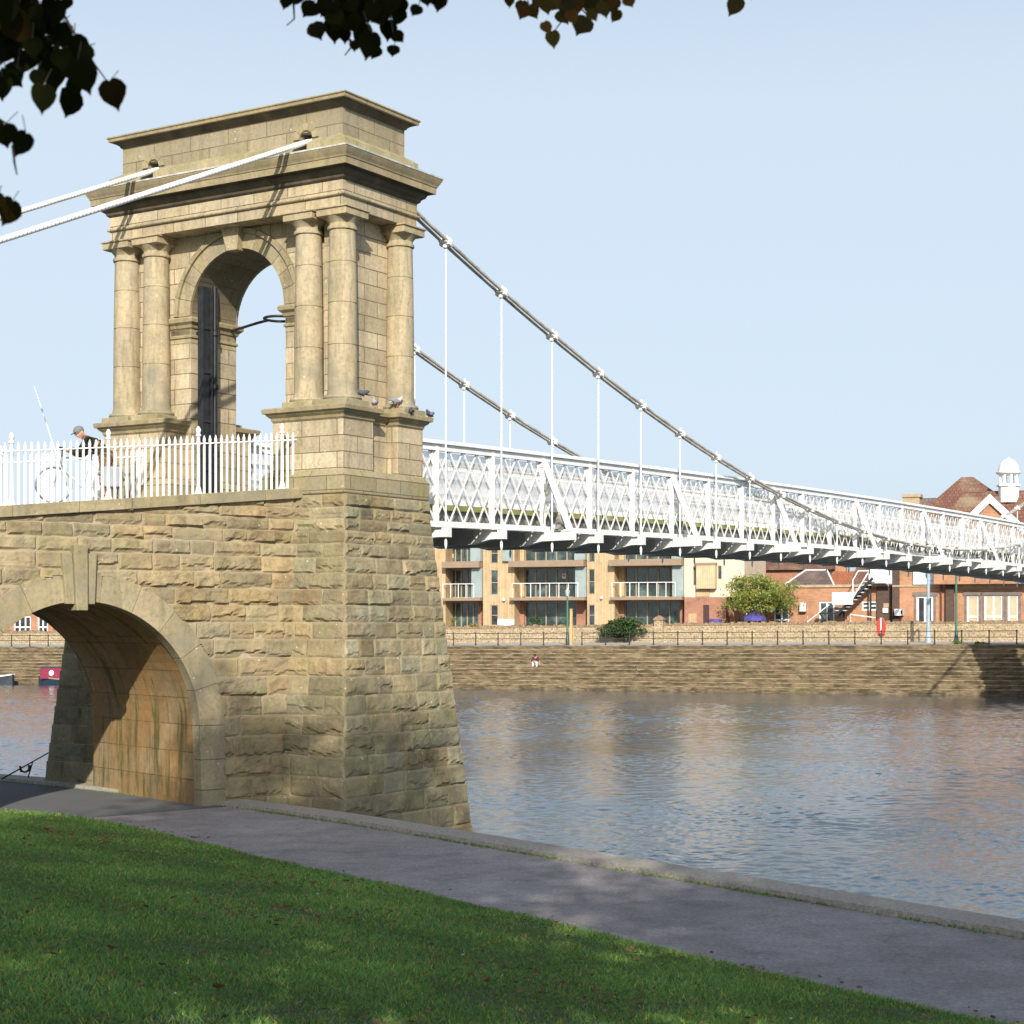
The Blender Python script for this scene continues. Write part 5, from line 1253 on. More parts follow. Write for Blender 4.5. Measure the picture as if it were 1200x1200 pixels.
def hand(parent_pos, d, s, J, E_, wrist):
    """palm and five fingers as short chains rooted in the palm"""
    d = Vector(d).normalized(); side = d.cross(Vector((0, 0, 1))).normalized(); dn = Vector((0, 0, -1))
    pal = Vector(parent_pos); J.append((tuple(pal), (.030, .020))); pi_ = len(J) - 1; E_.append((wrist, pi_))
    for k, (off, L) in enumerate(((-.027, .062), (-.009, .075), (.010, .070), (.028, .055))):
        a = pal + side * off + d * .045; b = a + d * L * .5 + dn * .008; c = b + d * L * .35 + dn * .026
        J.append((tuple(a), .0095)); J.append((tuple(b), .0085)); J.append((tuple(c), .0075)); n = len(J); E_ += [(pi_, n - 3), (n - 3, n - 2), (n - 2, n - 1)]
    a = pal + side * (.035 * s) + d * .005; b = a + side * (.02 * s) + d * .035 + dn * .012; J.append((tuple(a), .012)); J.append((tuple(b), .009)); n = len(J); E_ += [(pi_, n - 2), (n - 2, n - 1)]
def figure(label, loc, rz, K, mats, group=None):
    """K: named joints.  mats: top, legs, cap"""
    t = empty('person', label, 'person', loc, rz, group)
    P = {k: Vector(v) for k, v in K.items()}
    J = []; E_ = []; ix = {}
    def j(n, r, par=None):
        J.append((tuple(P[n]), r)); ix[n] = len(J) - 1
        if par: E_.append((ix[par], ix[n]))
    j('pelvis', (.135, .11)); j('waist', (.125, .095), 'pelvis'); j('chest', (.15, .11), 'waist'); j('upper', (.13, .09), 'chest'); j('neck', (.055, .055), 'upper'); j('head', (.085, .095), 'neck'); j('crown', (.07, .08), 'head')
    hd = (P['crown'] - P['neck']).normalized(); fwd = Vector((-1, 0, 0)); fwd = (fwd - hd * fwd.dot(hd)).normalized()
    if 'look' in P: fwd = (P['look'] - hd * P['look'].dot(hd)).normalized()
    P['chin'] = P['head'] + fwd * .055 - hd * .05; P['nose'] = P['head'] + fwd * .105 + hd * .005
    j('chin', .045, 'head'); j('nose', .016, 'head')
    sd = hd.cross(fwd)
    for s, c in ((-1, 'l'), (1, 'r')):
        P['ear' + c] = P['head'] + sd * (.088 * s); j('ear' + c, .018, 'head')
        j('sh' + c, (.06, .06), 'upper'); j('el' + c, .045, 'sh' + c); j('wr' + c, .03, 'el' + c)
        d = P['wr' + c] - P['el' + c]; hand(P['wr' + c] + d.normalized() * .06, d, s, J, E_, ix['wr' + c])
        j('hip' + c, (.09, .09), 'pelvis'); j('kn' + c, .06, 'hip' + c); j('an' + c, .04, 'kn' + c); j('to' + c, .035, 'an' + c)
    skinned('body', J, E_, mats['skin'], t, 0)
    def part(name, names, edges, mat, grow, rad):
        JJ = [(tuple(P[n]), rad[n]) for n in names]; EE = [(names.index(a), names.index(b)) for a, b in edges]; return skinned(name, JJ, EE, mat, t, 0, 2, grow)
    rad = {'pelvis': (.14, .12), 'waist': (.135, .105), 'chest': (.16, .12), 'upper': (.14, .10), 'shl': .075, 'shr': .075, 'ell': .058, 'elr': .058, 'hipl': .105, 'hipr': .105, 'knl': .078, 'knr': .078, 'anl': .055, 'anr': .055, 'wrl': .042, 'wrr': .042, 'cul': .09, 'cur': .09}
    part('jacket', ['waist', 'pelvis', 'chest', 'upper', 'shl', 'shr', 'ell', 'elr', 'wrl', 'wrr'], [('waist', 'pelvis'), ('waist', 'chest'), ('chest', 'upper'), ('upper', 'shl'), ('upper', 'shr'), ('shl', 'ell'), ('shr', 'elr'), ('ell', 'wrl'), ('elr', 'wrr')], mats['top'], .024, rad)
    if mats.get('long'):
        part('trousers', ['pelvis', 'hipl', 'hipr', 'knl', 'knr', 'anl', 'anr'], [('pelvis', 'hipl'), ('pelvis', 'hipr'), ('hipl', 'knl'), ('hipr', 'knr'), ('knl', 'anl'), ('knr', 'anr')], mats['legs'], .01, rad)
    else:
        for c in 'lr': P['cu' + c] = P['hip' + c] + (P['kn' + c] - P['hip' + c]) * .95
        part('shorts', ['pelvis', 'hipl', 'hipr', 'cul', 'cur'], [('pelvis', 'hipl'), ('pelvis', 'hipr'), ('hipl', 'cul'), ('hipr', 'cur')], mats['legs'], .012, rad)
    for c in 'lr':
        a = P['an' + c]; b = P['to' + c]; skinned('shoe', [(tuple(a - Vector((0, 0, .03))), .05), (tuple(a + (b - a) * .5), .048), (tuple(b), .042)], [(0, 1), (1, 2)], m_shoe, t, 0, 1)
    m = MB(); q = Matrix((sd, fwd, hd)).transposed().to_4x4()
    m.ellipsoid(P['head'] + hd * .045 - fwd * .012, (.098, .108, .095), 14, 10, q)
    if mats['hat'] == 'cap': m.ellipsoid(P['head'] + hd * .065 + fwd * .10, (.07, .07, .012), 10, 6, q)
    m.build('cap' if mats['hat'] == 'cap' else 'hair', mats['hatm'], t, smooth=180)
    for s in (-1, 1):
        m = MB(); m.ellipsoid(P['head'] + fwd * .088 + sd * (.032 * s) + hd * .012, (.012, .008, .008), 8, 6, q); m.build('eye', m_eye, t, smooth=180)
    return t
def ap(q, n): return W0 + pd * q + nd * n
qp = -3.17; base = ap(qp, 2.1); base.z = ctop(qp) - .05
cyc = figure('person in a grey cap, dark olive jacket and checked shorts bending over a bicycle', base, .15,
    {'pelvis': (.22, 0, .92), 'waist': (.14, 0, 1.03), 'chest': (-.03, 0, 1.15), 'upper': (-.14, 0, 1.22), 'neck': (-.24, -.01, 1.29), 'head': (-.31, -.03, 1.36), 'crown': (-.33, -.03, 1.41), 'look': (-.85, -.5, -.15),
     'shl': (-.13, .19, 1.21), 'shr': (-.13, -.19, 1.21), 'ell': (-.26, .27, .98), 'elr': (-.28, -.27, .98), 'wrl': (-.48, .20, 1.02), 'wrr': (-.49, -.20, 1.02),
     'hipl': (.20, .10, .88), 'hipr': (.20, -.10, .88), 'knl': (.13, .13, .48), 'knr': (.10, -.13, .48), 'anl': (.20, .13, .08), 'anr': (.17, -.13, .08), 'tol': (.05, .14, .04), 'tor': (.02, -.14, .04)},
    {'skin': m_skin, 'top': m_olive, 'legs': m_shorts, 'hat': 'cap', 'hatm': m_cap})
# bicycle beside him
bk = empty('bicycle', 'bicycle with pale panniers standing behind the white railing beside the bending person', 'bicycle', base + Vector((-.12, -.48, 0)), .15)
m_tyre = mat_plain('bicycle_tyre', (.28, .28, .28), .8); m_bike = mat_plain('bicycle_frame_paint', (.45, .46, .48), .35); m_pan = mat_plain('pale_grey_pannier', (.30, .33, .35), .8)
for x in (-.55, .50):
    m = MB(); m.tube([(x + .325 * math.cos(t_), 0, .345 + .325 * math.sin(t_)) for t_ in [2 * PI * i / 32 for i in range(33)]], .02, 6, cap=False); w_ = m.build('wheel', m_tyre, bk, smooth=60)
    m = MB(); m.tube([(x, -.04, .345), (x, .04, .345)], .022, 8)
    for i in range(12): t_ = PI * 2 * i / 12; m.tube([(x, .02 * (-1) ** i, .345), (x + .31 * math.cos(t_), 0, .345 + .31 * math.sin(t_))], .0025, 4)
    m.build('spokes', m_ltgrey, w_)
m = MB(); bb_, sx_, hx_, hl_ = (-.03, 0, .30), (.13, 0, .82), (-.40, 0, .86), (-.43, 0, .72)
for a, b, r in ((bb_, sx_, .017), (sx_, hx_, .016), (bb_, hl_, .019), ((.50, 0, .345), bb_, .012), ((.50, 0, .345), (.12, 0, .78), .010), (hx_, hl_, .02), (hl_, (-.55, 0, .345), .014)): m.tube([a, b], r, 8)
m.build('frame', m_bike, bk, smooth=60)
m = MB(); m.tube([(-.40, 0, .86), (-.39, 0, 1.0)], .014, 8); m.tube([(-.30, -.28, 1.02), (-.42, -.24, 1.02), (-.42, .24, 1.02), (-.30, .28, 1.02)], .013, 8); m.build('handlebar', m_black, bk, smooth=60)
m = MB(); m.tube([(.13, 0, .82), (.145, 0, .93)], .013, 8); m.ellipsoid((.16, 0, .95), (.14, .07, .03), 10, 6); m.build('saddle', m_black, bk, smooth=60)
for y in (-.13, .13):
    m = MB(); m.ring([(-.02, .30), (0, .32), (0, .66), (-.02, .69)], .36, .70, y - .07, y + .07); m.build('pannier', m_pan, bk, bevel=.02)
m = MB(); m.tube([(.30, 0, .70), (.66, 0, .70)], .012, 6); m.tube([(.66, 0, .70), (.52, 0, .36)], .008, 6); m.build('rack', m_black, bk)
# rod standing up behind the railing
q0 = ap(-4.4, .55); zb_ = ctop(-4.4) - .05
t = empty('fishing_rod', 'thin white fishing rod leaning up above the white railing against the sky', 'fishing rod', (q0.x, q0.y, zb_), 0)
tip = Vector((-.72, .1, 2.12)); m = MB(); m.tube([(0, 0, 0), tuple(tip * .3), tuple(tip * .7), tuple(tip)], [.016, .013, .010, .005], 8); m.build('blank', m_signW, t, smooth=60)
m = MB()
for k in (.45, .58, .7, .8, .9): p_ = tip * k; m.tube([tuple(p_ - tip.normalized() * .015), tuple(p_ + tip.normalized() * .015)], .017, 8)
m.build('ferrule', m_ltgrey, t)
# rod and reel on a rest at the water's edge under the arch
def px3(px, y, z):   # point at height z on the sight line
    d = F * (EYE - z) / (y - YH); return Vector(((px - CX) / F * d, d, z))
r0 = px3(2, 914, PZ + .06); t = empty('fishing_rod', 'black fishing rod with reel on a rest at the water edge under the low arch', 'fishing rod', (r0.x, r0.y, PZ + .08), 0)
dv = Vector((.93, .55, .0)).normalized(); L0 = 2.6; m = MB(); tipv = dv * L0 + Vector((0, 0, 1.35)); m.tube([(0, 0, 0), tuple(tipv * .5), tuple(tipv)], [.016, .012, .006], 8); m.build('blank', m_black, t)
m = MB(); c_ = tipv * .185; m.tube([tuple(c_ + Vector((-.10, 0, .0))), tuple(c_ + Vector((-.08, 0, -.10))), tuple(c_ + Vector((.0, 0, -.13))), tuple(c_ + Vector((.10, 0, -.08))), tuple(c_ + Vector((.10, 0, .02)))], [.025, .03, .02, .035, .04], 8); m.build('reel', m_black, t)
m = MB(); g_ = tipv * .25; m.tube([tuple(g_), (g_.x - .1, g_.y, 0)], .014, 6); m.build('rest', m_black, t)

# seated person on the steps
i_ = 4; e_ = bp(626.5, 780, .42 * i_ + .3)[0]; z_ = zs(e_, i_ + 1) + .012; p_ = B0 + EB * e_ + GB * (.42 * i_ + .30) + Vector((0, 0, z_))
figure('person in white trousers and dark maroon top sitting hunched on the far river steps', p_, ROT_B + PI / 2,
    {'pelvis': (.40, 0, .37), 'waist': (.36, 0, .47), 'chest': (.26, 0, .62), 'upper': (.20, 0, .72), 'neck': (.13, 0, .79), 'head': (.07, 0, .85), 'crown': (.055, 0, .90),
     'shl': (.20, .18, .70), 'shr': (.20, -.18, .70), 'ell': (.10, .22, .50), 'elr': (.10, -.22, .50), 'wrl': (-.07, .10, .50), 'wrr': (-.07, -.10, .50),
     'hipl': (.38, .10, .36), 'hipr': (.38, -.10, .36), 'knl': (-.0, .14, .48), 'knr': (-.0, -.14, .48), 'anl': (.02, .14, .07), 'anr': (.02, -.14, .07), 'tol': (-.13, .14, .04), 'tor': (-.13, -.14, .04)},
    {'skin': m_skin, 'top': m_maroon, 'legs': m_whitecloth, 'hat': 'hair', 'hatm': m_hair, 'long': True})

# pigeons
def pigeon(label, loc, rz, body, chest, crouch=0.):
    t = empty('pigeon', label, 'pigeon', loc, rz, 'pigeons perched on the tower'); t.scale = (.82, .82, .82); z = .13 - crouch
    skinned('body', [((0, 0, z), (.062, .065)), ((.07, 0, z + .015), (.062, .06)), ((.115, 0, z + .06 - crouch * .3), .035), ((.135, 0, z + .105 - crouch * .4), .030), ((.175, 0, z + .10 - crouch * .4), .008), ((-.10, 0, z - .015), (.040, .030)), ((-.21, 0, z - .05), (.030, .010))], [(0, 1), (1, 2), (2, 3), (3, 4), (0, 5), (5, 6)], body, t, 0, 2)
    for s in (-1, 1):
        m = MB(); m.ellipsoid((-.05, .055 * s, z + .012), (.135, .018, .05), 10, 6, Matrix.Rotation(R(12), 3, 'Y').to_4x4()); m.build('wing', chest, t, smooth=180)
        m = MB(); m.tube([(.02, .022 * s, z - .04), (.03, .022 * s, .0)], .006, 5); m.bar((.0, .022 * s, .005), (.06, .022 * s, .004), .02, .006); m.build('leg', mat_plain('pink_legs', (.35, .12, .10), .7), t)
m_pg = mat_plain('dark_pigeon_grey', (.07, .075, .09), .7); m_pl = mat_plain('pale_pigeon_grey', (.48, .48, .50), .7); m_pw = mat_plain('pigeon_wing_grey', (.22, .23, .26), .7)
def tloc(a, b, z): return O + U * a + V * b + Vector((0, 0, z))
pigeon('dark pigeon on the round base of the corner column', tloc(-.70, -3.10, 8.80), ROT_T + 2.6, m_pg, m_pg)
pigeon('pigeon with white front on the ledge just right of the corner column', tloc(-.48, -3.24, 8.635), ROT_T + 3.6, m_pl, m_pw)
pigeon('large pale pigeon with tail hanging left beside the right hand column', tloc(.54, -3.02, 8.78), ROT_T - .6, m_pl, m_pw)
pigeon('dark pigeon crouched on the ledge below the right hand column', tloc(.72, -3.26, 8.635), ROT_T + .5, m_pg, m_pw, .05)
pigeon('dark pigeon crouched at the far end of the pedestal ledge', tloc(1.36, -3.24, 8.635), ROT_T + 3.3, m_pg, m_pw, .05)

# narrowboats moored by the steps
def narrowboat(label, e_, L, hull, cabin, bow):
    t = empty('narrowboat', label, 'boat', B0 + EB * e_ + GB * (-1.25), ROT_B, 'narrowboats moored by the far steps')
    m = MB(); W_ = .95; n = 14; vs = []
    for i in range(n + 1):
        x = L * (i / n - .5); f = min(1, (L / 2 - abs(x)) / 2.2) ; w = W_ * math.sqrt(max(.02, min(1, f))); sh = .28 * max(0, 1 - f) ** 1.5
        vs += [(x, -w * .8, -.35), (x, -w, .38 + sh), (x, w, .38 + sh), (x, w * .8, -.35)]
    fs = [(0, 1, 2, 3), tuple(4 * n + k for k in (3, 2, 1, 0))]
    for i in range(n):
        for k in range(4): a = 4 * i + k; b = 4 * i + (k + 1) % 4; fs.append((a, a + 4, b + 4, b))
    m.add(vs, fs); m.build('hull', hull, t)
    m = MB()
    for s in (-1, 1):
        for i in range(n):
            p = vs[4 * i + (1 if s < 0 else 2)]; q = vs[4 * i + (5 if s < 0 else 6)]; m.bar((p[0], p[1] + .01 * s, p[2]), (q[0], q[1] + .01 * s, q[2]), .06, .08)
    m.build('gunwale', m_signW if bow else m_frameB, t)
    m = MB(); x0, x1 = (-L / 2 + 1.9, L / 2 - 3.2) if bow else (-L / 2 + .55, L / 2 - 2.4)
    m.prism([(-.78, .38), (.78, .38), (.66, 1.22), (-.66, 1.22)], lambda y, z: (x0, y, z), lambda y, z: (x1, y, z)); cb_ = m.build('cabin', cabin, t, bevel=.03)
    m = MB(); m.box(x0 - .12, x1 + .05, -.72, .72, 1.222, 1.28); m.build('cabin_roof', mat_plain('dark_blue_boat_roof', (.05, .07, .11), .5), t)
    k = 0; x = x0 + 1.0
    while x < x1 - .4:
        q = Matrix.Translation((x, -.72, .82)) @ Matrix.Rotation(R(90 - 8), 4, 'X'); m = MB(); m.lathe([(.19, -.02), (.21, .0), (.21, .025), (.15, .03)], 0, 0, 16, q); m.build('porthole', m_signW, cb_, smooth=40); x += 3.2
narrowboat('maroon cabined narrowboat with white porthole moored by the far steps, partly behind the arch pier', bp(50, 798, -1.2)[0] + 5.0, 10.5, mat_plain('dark_teal_hull', (.02, .04, .06), .5), mat_plain('maroon_cabin', (.22, .022, .055), .5), False)
narrowboat('dark green narrowboat with white gunwale whose bow shows at the left edge under the arch', bp(16, 798, -1.2)[0] - 6.0, 12, mat_plain('navy_hull', (.02, .03, .045), .5), mat_plain('green_cabin', (.015, .07, .045), .5), True)
# ================================================================== TREES, SHRUBS, GRASS
def leaf_mat(name, stops, trans=.25, rough=.6, spec=.3):
    M = Mat(name, rough, 0, spec); c = M.mix(1., M.ramp(M.noise(M.coord(), 1.1, 5), stops), M.attr(), 'MULTIPLY'); M.base(c)
    tr = M.node('ShaderNodeBsdfTranslucent'); M.link(c, tr.inputs['Color']); mx = M.node('ShaderNodeMixShader'); mx.inputs[0].default_value = trans
    M.link(M.b.outputs[0], mx.inputs[1]); M.link(tr.outputs[0], mx.inputs[2]); M.link(mx.outputs[0], M.n['Material Output'].inputs['Surface']); return M.m
def leaf_cloud(C, rad, size, rng, flat=.0, hues=None):
    """C: (n,3) leaf centres -> folded leaf quads with their own tint"""
    n = len(C); d = rng.normal(size=(n, 3)); d /= np.linalg.norm(d, axis=1)[:, None]
    e = rng.normal(size=(n, 3)); e -= d * (e * d).sum(1)[:, None]; e /= np.linalg.norm(e, axis=1)[:, None]; f = np.cross(d, e)
    s = size * rng.uniform(.6, 1.35, n)[:, None]
    P = np.stack([C - d * s * .5, C + e * s * .32 + f * s * .08, C + d * s * .5, C - e * s * .32 + f * s * .08], 1).reshape(-1, 3)
    Fc = np.arange(4 * n).reshape(n, 4)
    t = rng.uniform(.65, 1.3, n); h = rng.uniform(-1, 1, n)
    col = np.stack([t * (1 + .25 * h), t, t * (1 - .2 * h), np.ones(n)], 1)
    if hues is not None:
        k = rng.random(n) < hues[0]; col[k, :3] = np.array(hues[1]) * rng.uniform(.6, 1.2, k.sum())[:, None]
    return P, Fc, np.repeat(col, 4, 0)
def crown_points(n, c, r, rng, clumps=60, crad=.9, hollow=.55):
    """leaf centres in clumps spread through an uneven ellipsoid, gaps left between them"""
    u = rng.normal(size=(clumps, 3)); u /= np.linalg.norm(u, axis=1)[:, None]
    rr = rng.uniform(hollow, 1., clumps) ** .7
    K = u * rr[:, None] * np.array(r) + np.array(c)
    w = rng.uniform(.5, 1.5, clumps); w /= w.sum(); pick = rng.choice(clumps, n, p=w)
    g = rng.normal(size=(n, 3)) * crad * rng.uniform(.5, 1.2, clumps)[pick][:, None]; g[:, 2] *= .6
    return K[pick] + g, K
def limb_tubes(mb, base, top, ends, r0, rng):
    mb.tube([base, (np.array(base) * .5 + np.array(top) * .5 + rng.normal(size=3) * .12).tolist(), top], [r0 * 1.25, r0 * .95, r0 * .7], 10)
    for e in ends:
        s = np.array(base) + (np.array(top) - np.array(base)) * rng.uniform(.62, 1.)
        mid = (s + np.array(e)) / 2 + rng.normal(size=3) * .15 + np.array([0, 0, .15]); mb.tube([s.tolist(), mid.tolist(), list(e)], [r0 * .38, r0 * .22, r0 * .06], 6)
m_bark = mat_noise('tree_bark', [(.3, (.05, .04, .03)), (.7, (.13, .105, .08))], 7, .95, .6, 30, .02)
m_leafY = leaf_mat('yellow_green_leaves', [(.3, (.21, .26, .065)), (.55, (.31, .35, .09)), (.8, (.40, .41, .12))], .4)
m_leafD = leaf_mat('dark_ivy_leaves', [(.3, (.03, .06, .02)), (.55, (.055, .10, .03)), (.8, (.11, .15, .05))])
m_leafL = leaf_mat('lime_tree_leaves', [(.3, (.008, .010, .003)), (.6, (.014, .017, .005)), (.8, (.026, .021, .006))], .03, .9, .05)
m_leafS = leaf_mat('shade_tree_leaves', [(.3, (.03, .05, .012)), (.7, (.06, .085, .02))], .15)
def bank_pt(px, y, g): e, z = bp(px, y, g); p = B0 + EB * e + GB * g; return np.array([p.x, p.y, z])
# small broad tree behind the wall
rng = np.random.default_rng(5)
gT = 15.8; cen = bank_pt(891, 696, gT); bs = bank_pt(891, 738, gT); bs[2] = ztop(bp(891, 738, gT)[0])
t = empty('small_tree', 'small broad yellow green tree behind the rubble wall beside the purple parasol', 'tree', tuple(bs), 0)
C, K = crown_points(9000, cen - bs, (2.95, 2.4, 1.6), rng, 80, .36, .3)
C = C[C[:, 2] > 1.3]
P, Fc, col = leaf_cloud(C, 0, .17, rng, hues=(.04, (1.4, .9, .5))); np_mesh('crown', P, Fc, m_leafY, t, col)
m = MB(); limb_tubes(m, (0, 0, -.1), (.1, 0, 2.0), [tuple(k) for k in K[:26]], .17, rng); m.build('trunk', m_bark, t, smooth=60)
def shrub(name, label, px, ytop, ybase, wpx, g, n, mat, leaf=.13, cat='shrub', zbase=None, depth=.7):
    b = bank_pt(px, ybase, g); tp_ = bank_pt(px, ytop, g); h = tp_[2] - b[2]; w = wpx / 2 * b[1] / F
    if zbase is not None: b[2] = zbase(bp(px, ybase, g)[0]); h = tp_[2] - b[2]
    rg = np.random.default_rng(int(px)); t = empty(name, label, cat, tuple(b), 0)
    C, K = crown_points(n, (0, 0, h * .55), (w * .85, min(w, depth), h * .42), rg, max(14, n // 90), max(.09, min(.25, w * .2)), .3)
    P, Fc, col = leaf_cloud(C, 0, leaf, rg); np_mesh('foliage', P, Fc, mat, t, col)
    m = MB(); limb_tubes(m, (0, 0, -.05), (0, 0, h * .4), [tuple(k) for k in K[:8]], .05, rg); m.build('stem', m_bark, t)
shrub('ivy_shrub', 'big dark glossy ivy shrub spilling over the rubble wall onto the railing', 728, 722, 752, 66, 13.3, 3600, m_leafD, .18, 'shrub', ztop, .8)
shrub('bush', 'green bush against the ground floor glazing beside the white banner', 627, 721, 738, 28, 15.4, 900, m_leafD, .15, 'bush', ztop)
shrub('bush', 'low yellowish bush behind the wall at the left end of the flats', 556, 727.5, 738, 20, 15.4, 500, m_leafY, .13, 'bush', ztop)
shrub('climbing_plant', 'tall thin yellow green plant beside the tower edge before the flats', 531.5, 716, 739, 7, 15.2, 240, m_leafY, .13, 'plant', ztop, .3)
shrub('bush', 'dark hedge bush behind the wall left of the small tree', 858, 722, 736, 34, 15.4, 900, m_leafD, .14, 'bush', ztop)
shrub('bush', 'pale dry bush below the fire escape', 983, 725, 736, 15, 15.6, 320, leaf_mat('pale_dry_leaves', [(.3, (.32, .30, .14)), (.7, (.45, .42, .22))]), .11, 'bush', ztop)
shrub('bush', 'small dark potted bush at the brick hall wall', 1061.5, 724, 736, 8, 15.6, 200, m_leafD, .11, 'bush', ztop, .3)
m_weed = leaf_mat('bright_weed_leaves', [(.3, (.10, .19, .04)), (.7, (.18, .29, .07))], .3)
for k, (px, y, w) in enumerate(((585, 797, 12), (610, 783, 10), (850, 776, 6), (832, 797, 12), (1122, 754, 14), (1150, 757.5, 18), (745, 790, 7), (940, 800, 8))):
    i_ = max(0, min(10, int(round((816 - y) / 5.2)) - 1)); g_ = .42 * i_ + .3 if y > 756 else 4.6
    shrub('weed_tuft', ['pale weeds spreading on the lower steps nearest the tower', 'weed tuft on the middle steps below the seated person', 'bright green weed on the upper steps below the brown door', 'pale weeds low on the steps below the flats end', 'grass tuft at the foot of the tall green lamp column', 'long grass strip on the top step right of the green lamp column', 'faint weed low on the steps below the ivy shrub', 'small weed near the waterline below the red pub range'][k], px, y - 4, y + 1, w, g_, 170, m_leafY if k in (0, 3, 6) else m_weed, .11, 'weed', (lambda e, i_=i_: zs(e, i_ + 1) + .01) if y > 756 else ztop, .15)

# far wood beyond the flats, out of the picture to the left
rng = np.random.default_rng(41); cs_ = []
for k in range(26):
    e_ = rng.uniform(-190, -44); g_ = rng.uniform(48, 95); q_ = B0 + EB * e_ + GB * g_; cs_.append(crown_points(700, (q_.x, q_.y, ztop(e_) + 4.2), (4.5, 4.5, 3.2), rng, 24, .7, .3)[0])
C = np.concatenate(cs_); P, Fc, col = leaf_cloud(C, 0, .55, rng); o = np_mesh('far_wood', P, Fc, m_leafD, None, col); tag(o, 'distant wood beyond the far bank', 'wood', kind='stuff')
# avenue of lime trees the camera stands under; the first one carries the sprays that hang into view
def lime(label, x, y, zt, r, seed, n=15000, zlow=6.5):
    rg = np.random.default_rng(seed); z0 = lawn_z(14)
    t = empty('lime_tree', label, 'tree', (x, y, z0), 0)
    C, K = crown_points(n, (0, 0, (zt + zlow) / 2 - z0), (r * .86, r * .86, (zt - zlow) / 2 * .9), rg, int(n / 140), .75, .15)
    W_ = C + np.array([x, y, z0]); ok = ~((W_[:, 1] > -.8) & (W_[:, 2] < EYE + 1.7 + .42 * np.maximum(W_[:, 1], 0))) & (W_[:, 2] < zt + .3)
    P, Fc, col = leaf_cloud(C[ok], 0, .30, rg); np_mesh('crown', P, Fc, m_leafS, t, col)
    K = K[(K[:, 1] + y < -1.)]
    m = MB(); limb_tubes(m, (0, 0, -.2), (0, 0, (zt - z0) * .62), [tuple(k) for k in K[:40]], .34, rg); m.build('trunk', m_bark, t, smooth=60)
    return t
limeA = lime('lime tree on the lawn whose dark leafy sprays hang into the top of the view', -2.4, -4.6, 25.2, 5.0, 31, 30000)
lime('lime tree on the lawn behind the camera shading the path', 4.8, -7.0, 19.5, 4.9, 32, 16000)
lime('lime tree on the lawn furthest to the right behind the camera', 12.5, -6.0, 18.0, 5.2, 33, 13000)
lime('lime tree on the lawn further back between its neighbours', -6.6, -9.5, 23.6, 4.3, 34, 16000)

LEAF = [(0, -1.12), (.13, -.86), (.40, -.62), (.66, -.28), (.74, .10), (.62, .46), (.36, .66), (.12, .70), (0, .56), (-.14, .72), (-.42, .66), (-.70, .40), (-.76, .04), (-.62, -.34), (-.36, -.64), (-.12, -.88)]
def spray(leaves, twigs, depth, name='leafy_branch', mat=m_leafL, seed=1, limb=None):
    rg = random.Random(seed); base = limeA.location
    def W(px, y, d): return Vector(((px - CX) / F * d, d, EYE + (YH - y) / F * d)) - base
    vs = []; fs = []; cs = []
    tw = MB(); tw.cur = (.5, .4, .35, 1)
    for px, y, r, rot in leaves:
        d = depth + rg.uniform(-.25, .25); c = W(px, y, d); s = r / F * d * 1.22
        q = Euler((rg.uniform(-.5, .5), rg.uniform(-.55, .55), 0)).to_matrix() ; q = Matrix.Rotation(R(rot), 3, 'Y') @ q
        n = len(vs); cup = rg.uniform(.05, .3)
        v_ = rg.uniform(.6, 1.3); yel = rg.random() < .12; co = (v_ * (1.7 if yel else 1), v_, v_ * .8, 1)
        pts = [(x * rg.uniform(.94, 1.06), cup * (x * x + y_ * y_ * .4), y_) for x, y_ in LEAF]
        vs += [c + q @ (Vector((0, 0, 0)))] + [c + q @ (Vector(p) * s) for p in pts]; cs += [co] * (len(LEAF) + 1)
        fs += [(n, n + 1 + k, n + 1 + (k + 1) % len(LEAF)) for k in range(len(LEAF))]
        st = c + q @ Vector((0, 0, .56 * s)); tw.tube([st, st + Vector((rg.uniform(-.3, .3) * s, rg.uniform(0, .1), s * rg.uniform(.8, 1.5)))], .0012, 4)
    for pts in twigs: tw.tube([W(px, y, depth) for px, y in pts], [.004 - .0025 * i / (len(pts) - 1) for i in range(len(pts))], 5)
    o = np_mesh_poly(name, vs, fs, mat, limeA, cs); 
    tw.build('twig', m_bark, o)
    if limb:
        lb = MB(); p1 = W(*limb, depth); lb.tube([Vector((0, 0, 8.5)), Vector((.6, 4.8, 7.4)), p1 + Vector((0, -2.0, .6)), p1], [.09, .06, .025, .006], 8); lb.build('limb', m_bark, o, smooth=60)
    return o
def np_mesh_poly(name, vs, fs, mat, parent, cs):
    me = bpy.data.meshes.new(name); me.from_pydata([tuple(v) for v in vs], [], fs); me.materials.append(mat)
    a = me.color_attributes.new('tint', 'FLOAT_COLOR', 'POINT'); a.data.foreach_set('color', np.array(cs, np.float32).ravel())
    me.polygons.foreach_set('use_smooth', np.ones(len(me.polygons), bool)); me.update()
    o = bpy.data.objects.new(name, me); COL.objects.link(o); o.parent = parent; return o
rg = random.Random(12)
L1 = [(132, 107, 18, -8), (50, 112, 17, 12), (82, 118, 17, 4), (96, 84, 21, 10), (62, 82, 20, -8), (12, 86, 21, -14), (30, 70, 17, 20), (88, 55, 18, 14), (70, 38, 18, -12), (100, 62, 12, 0), (45, 90, 12, 0), (8, 55, 18, 8), (20, 30, 20, 0), (45, 30, 18, 10), (62, 12, 18, -6), (5, 8, 20, 4), (30, 5, 18, 0), (50, 50, 13, 0), (78, 3, 9, 0), (55, 64, 16, 30), (72, 66, 15, 0), (38, 14, 15, 0), (10, 24, 16, 10), (2, 100, 14, 0), (88, 98, 13, 0)]
L1 += [(rg.uniform(-60, 40), rg.uniform(-60, 60), rg.uniform(13, 20), rg.uniform(-25, 25)) for _ in range(45)]
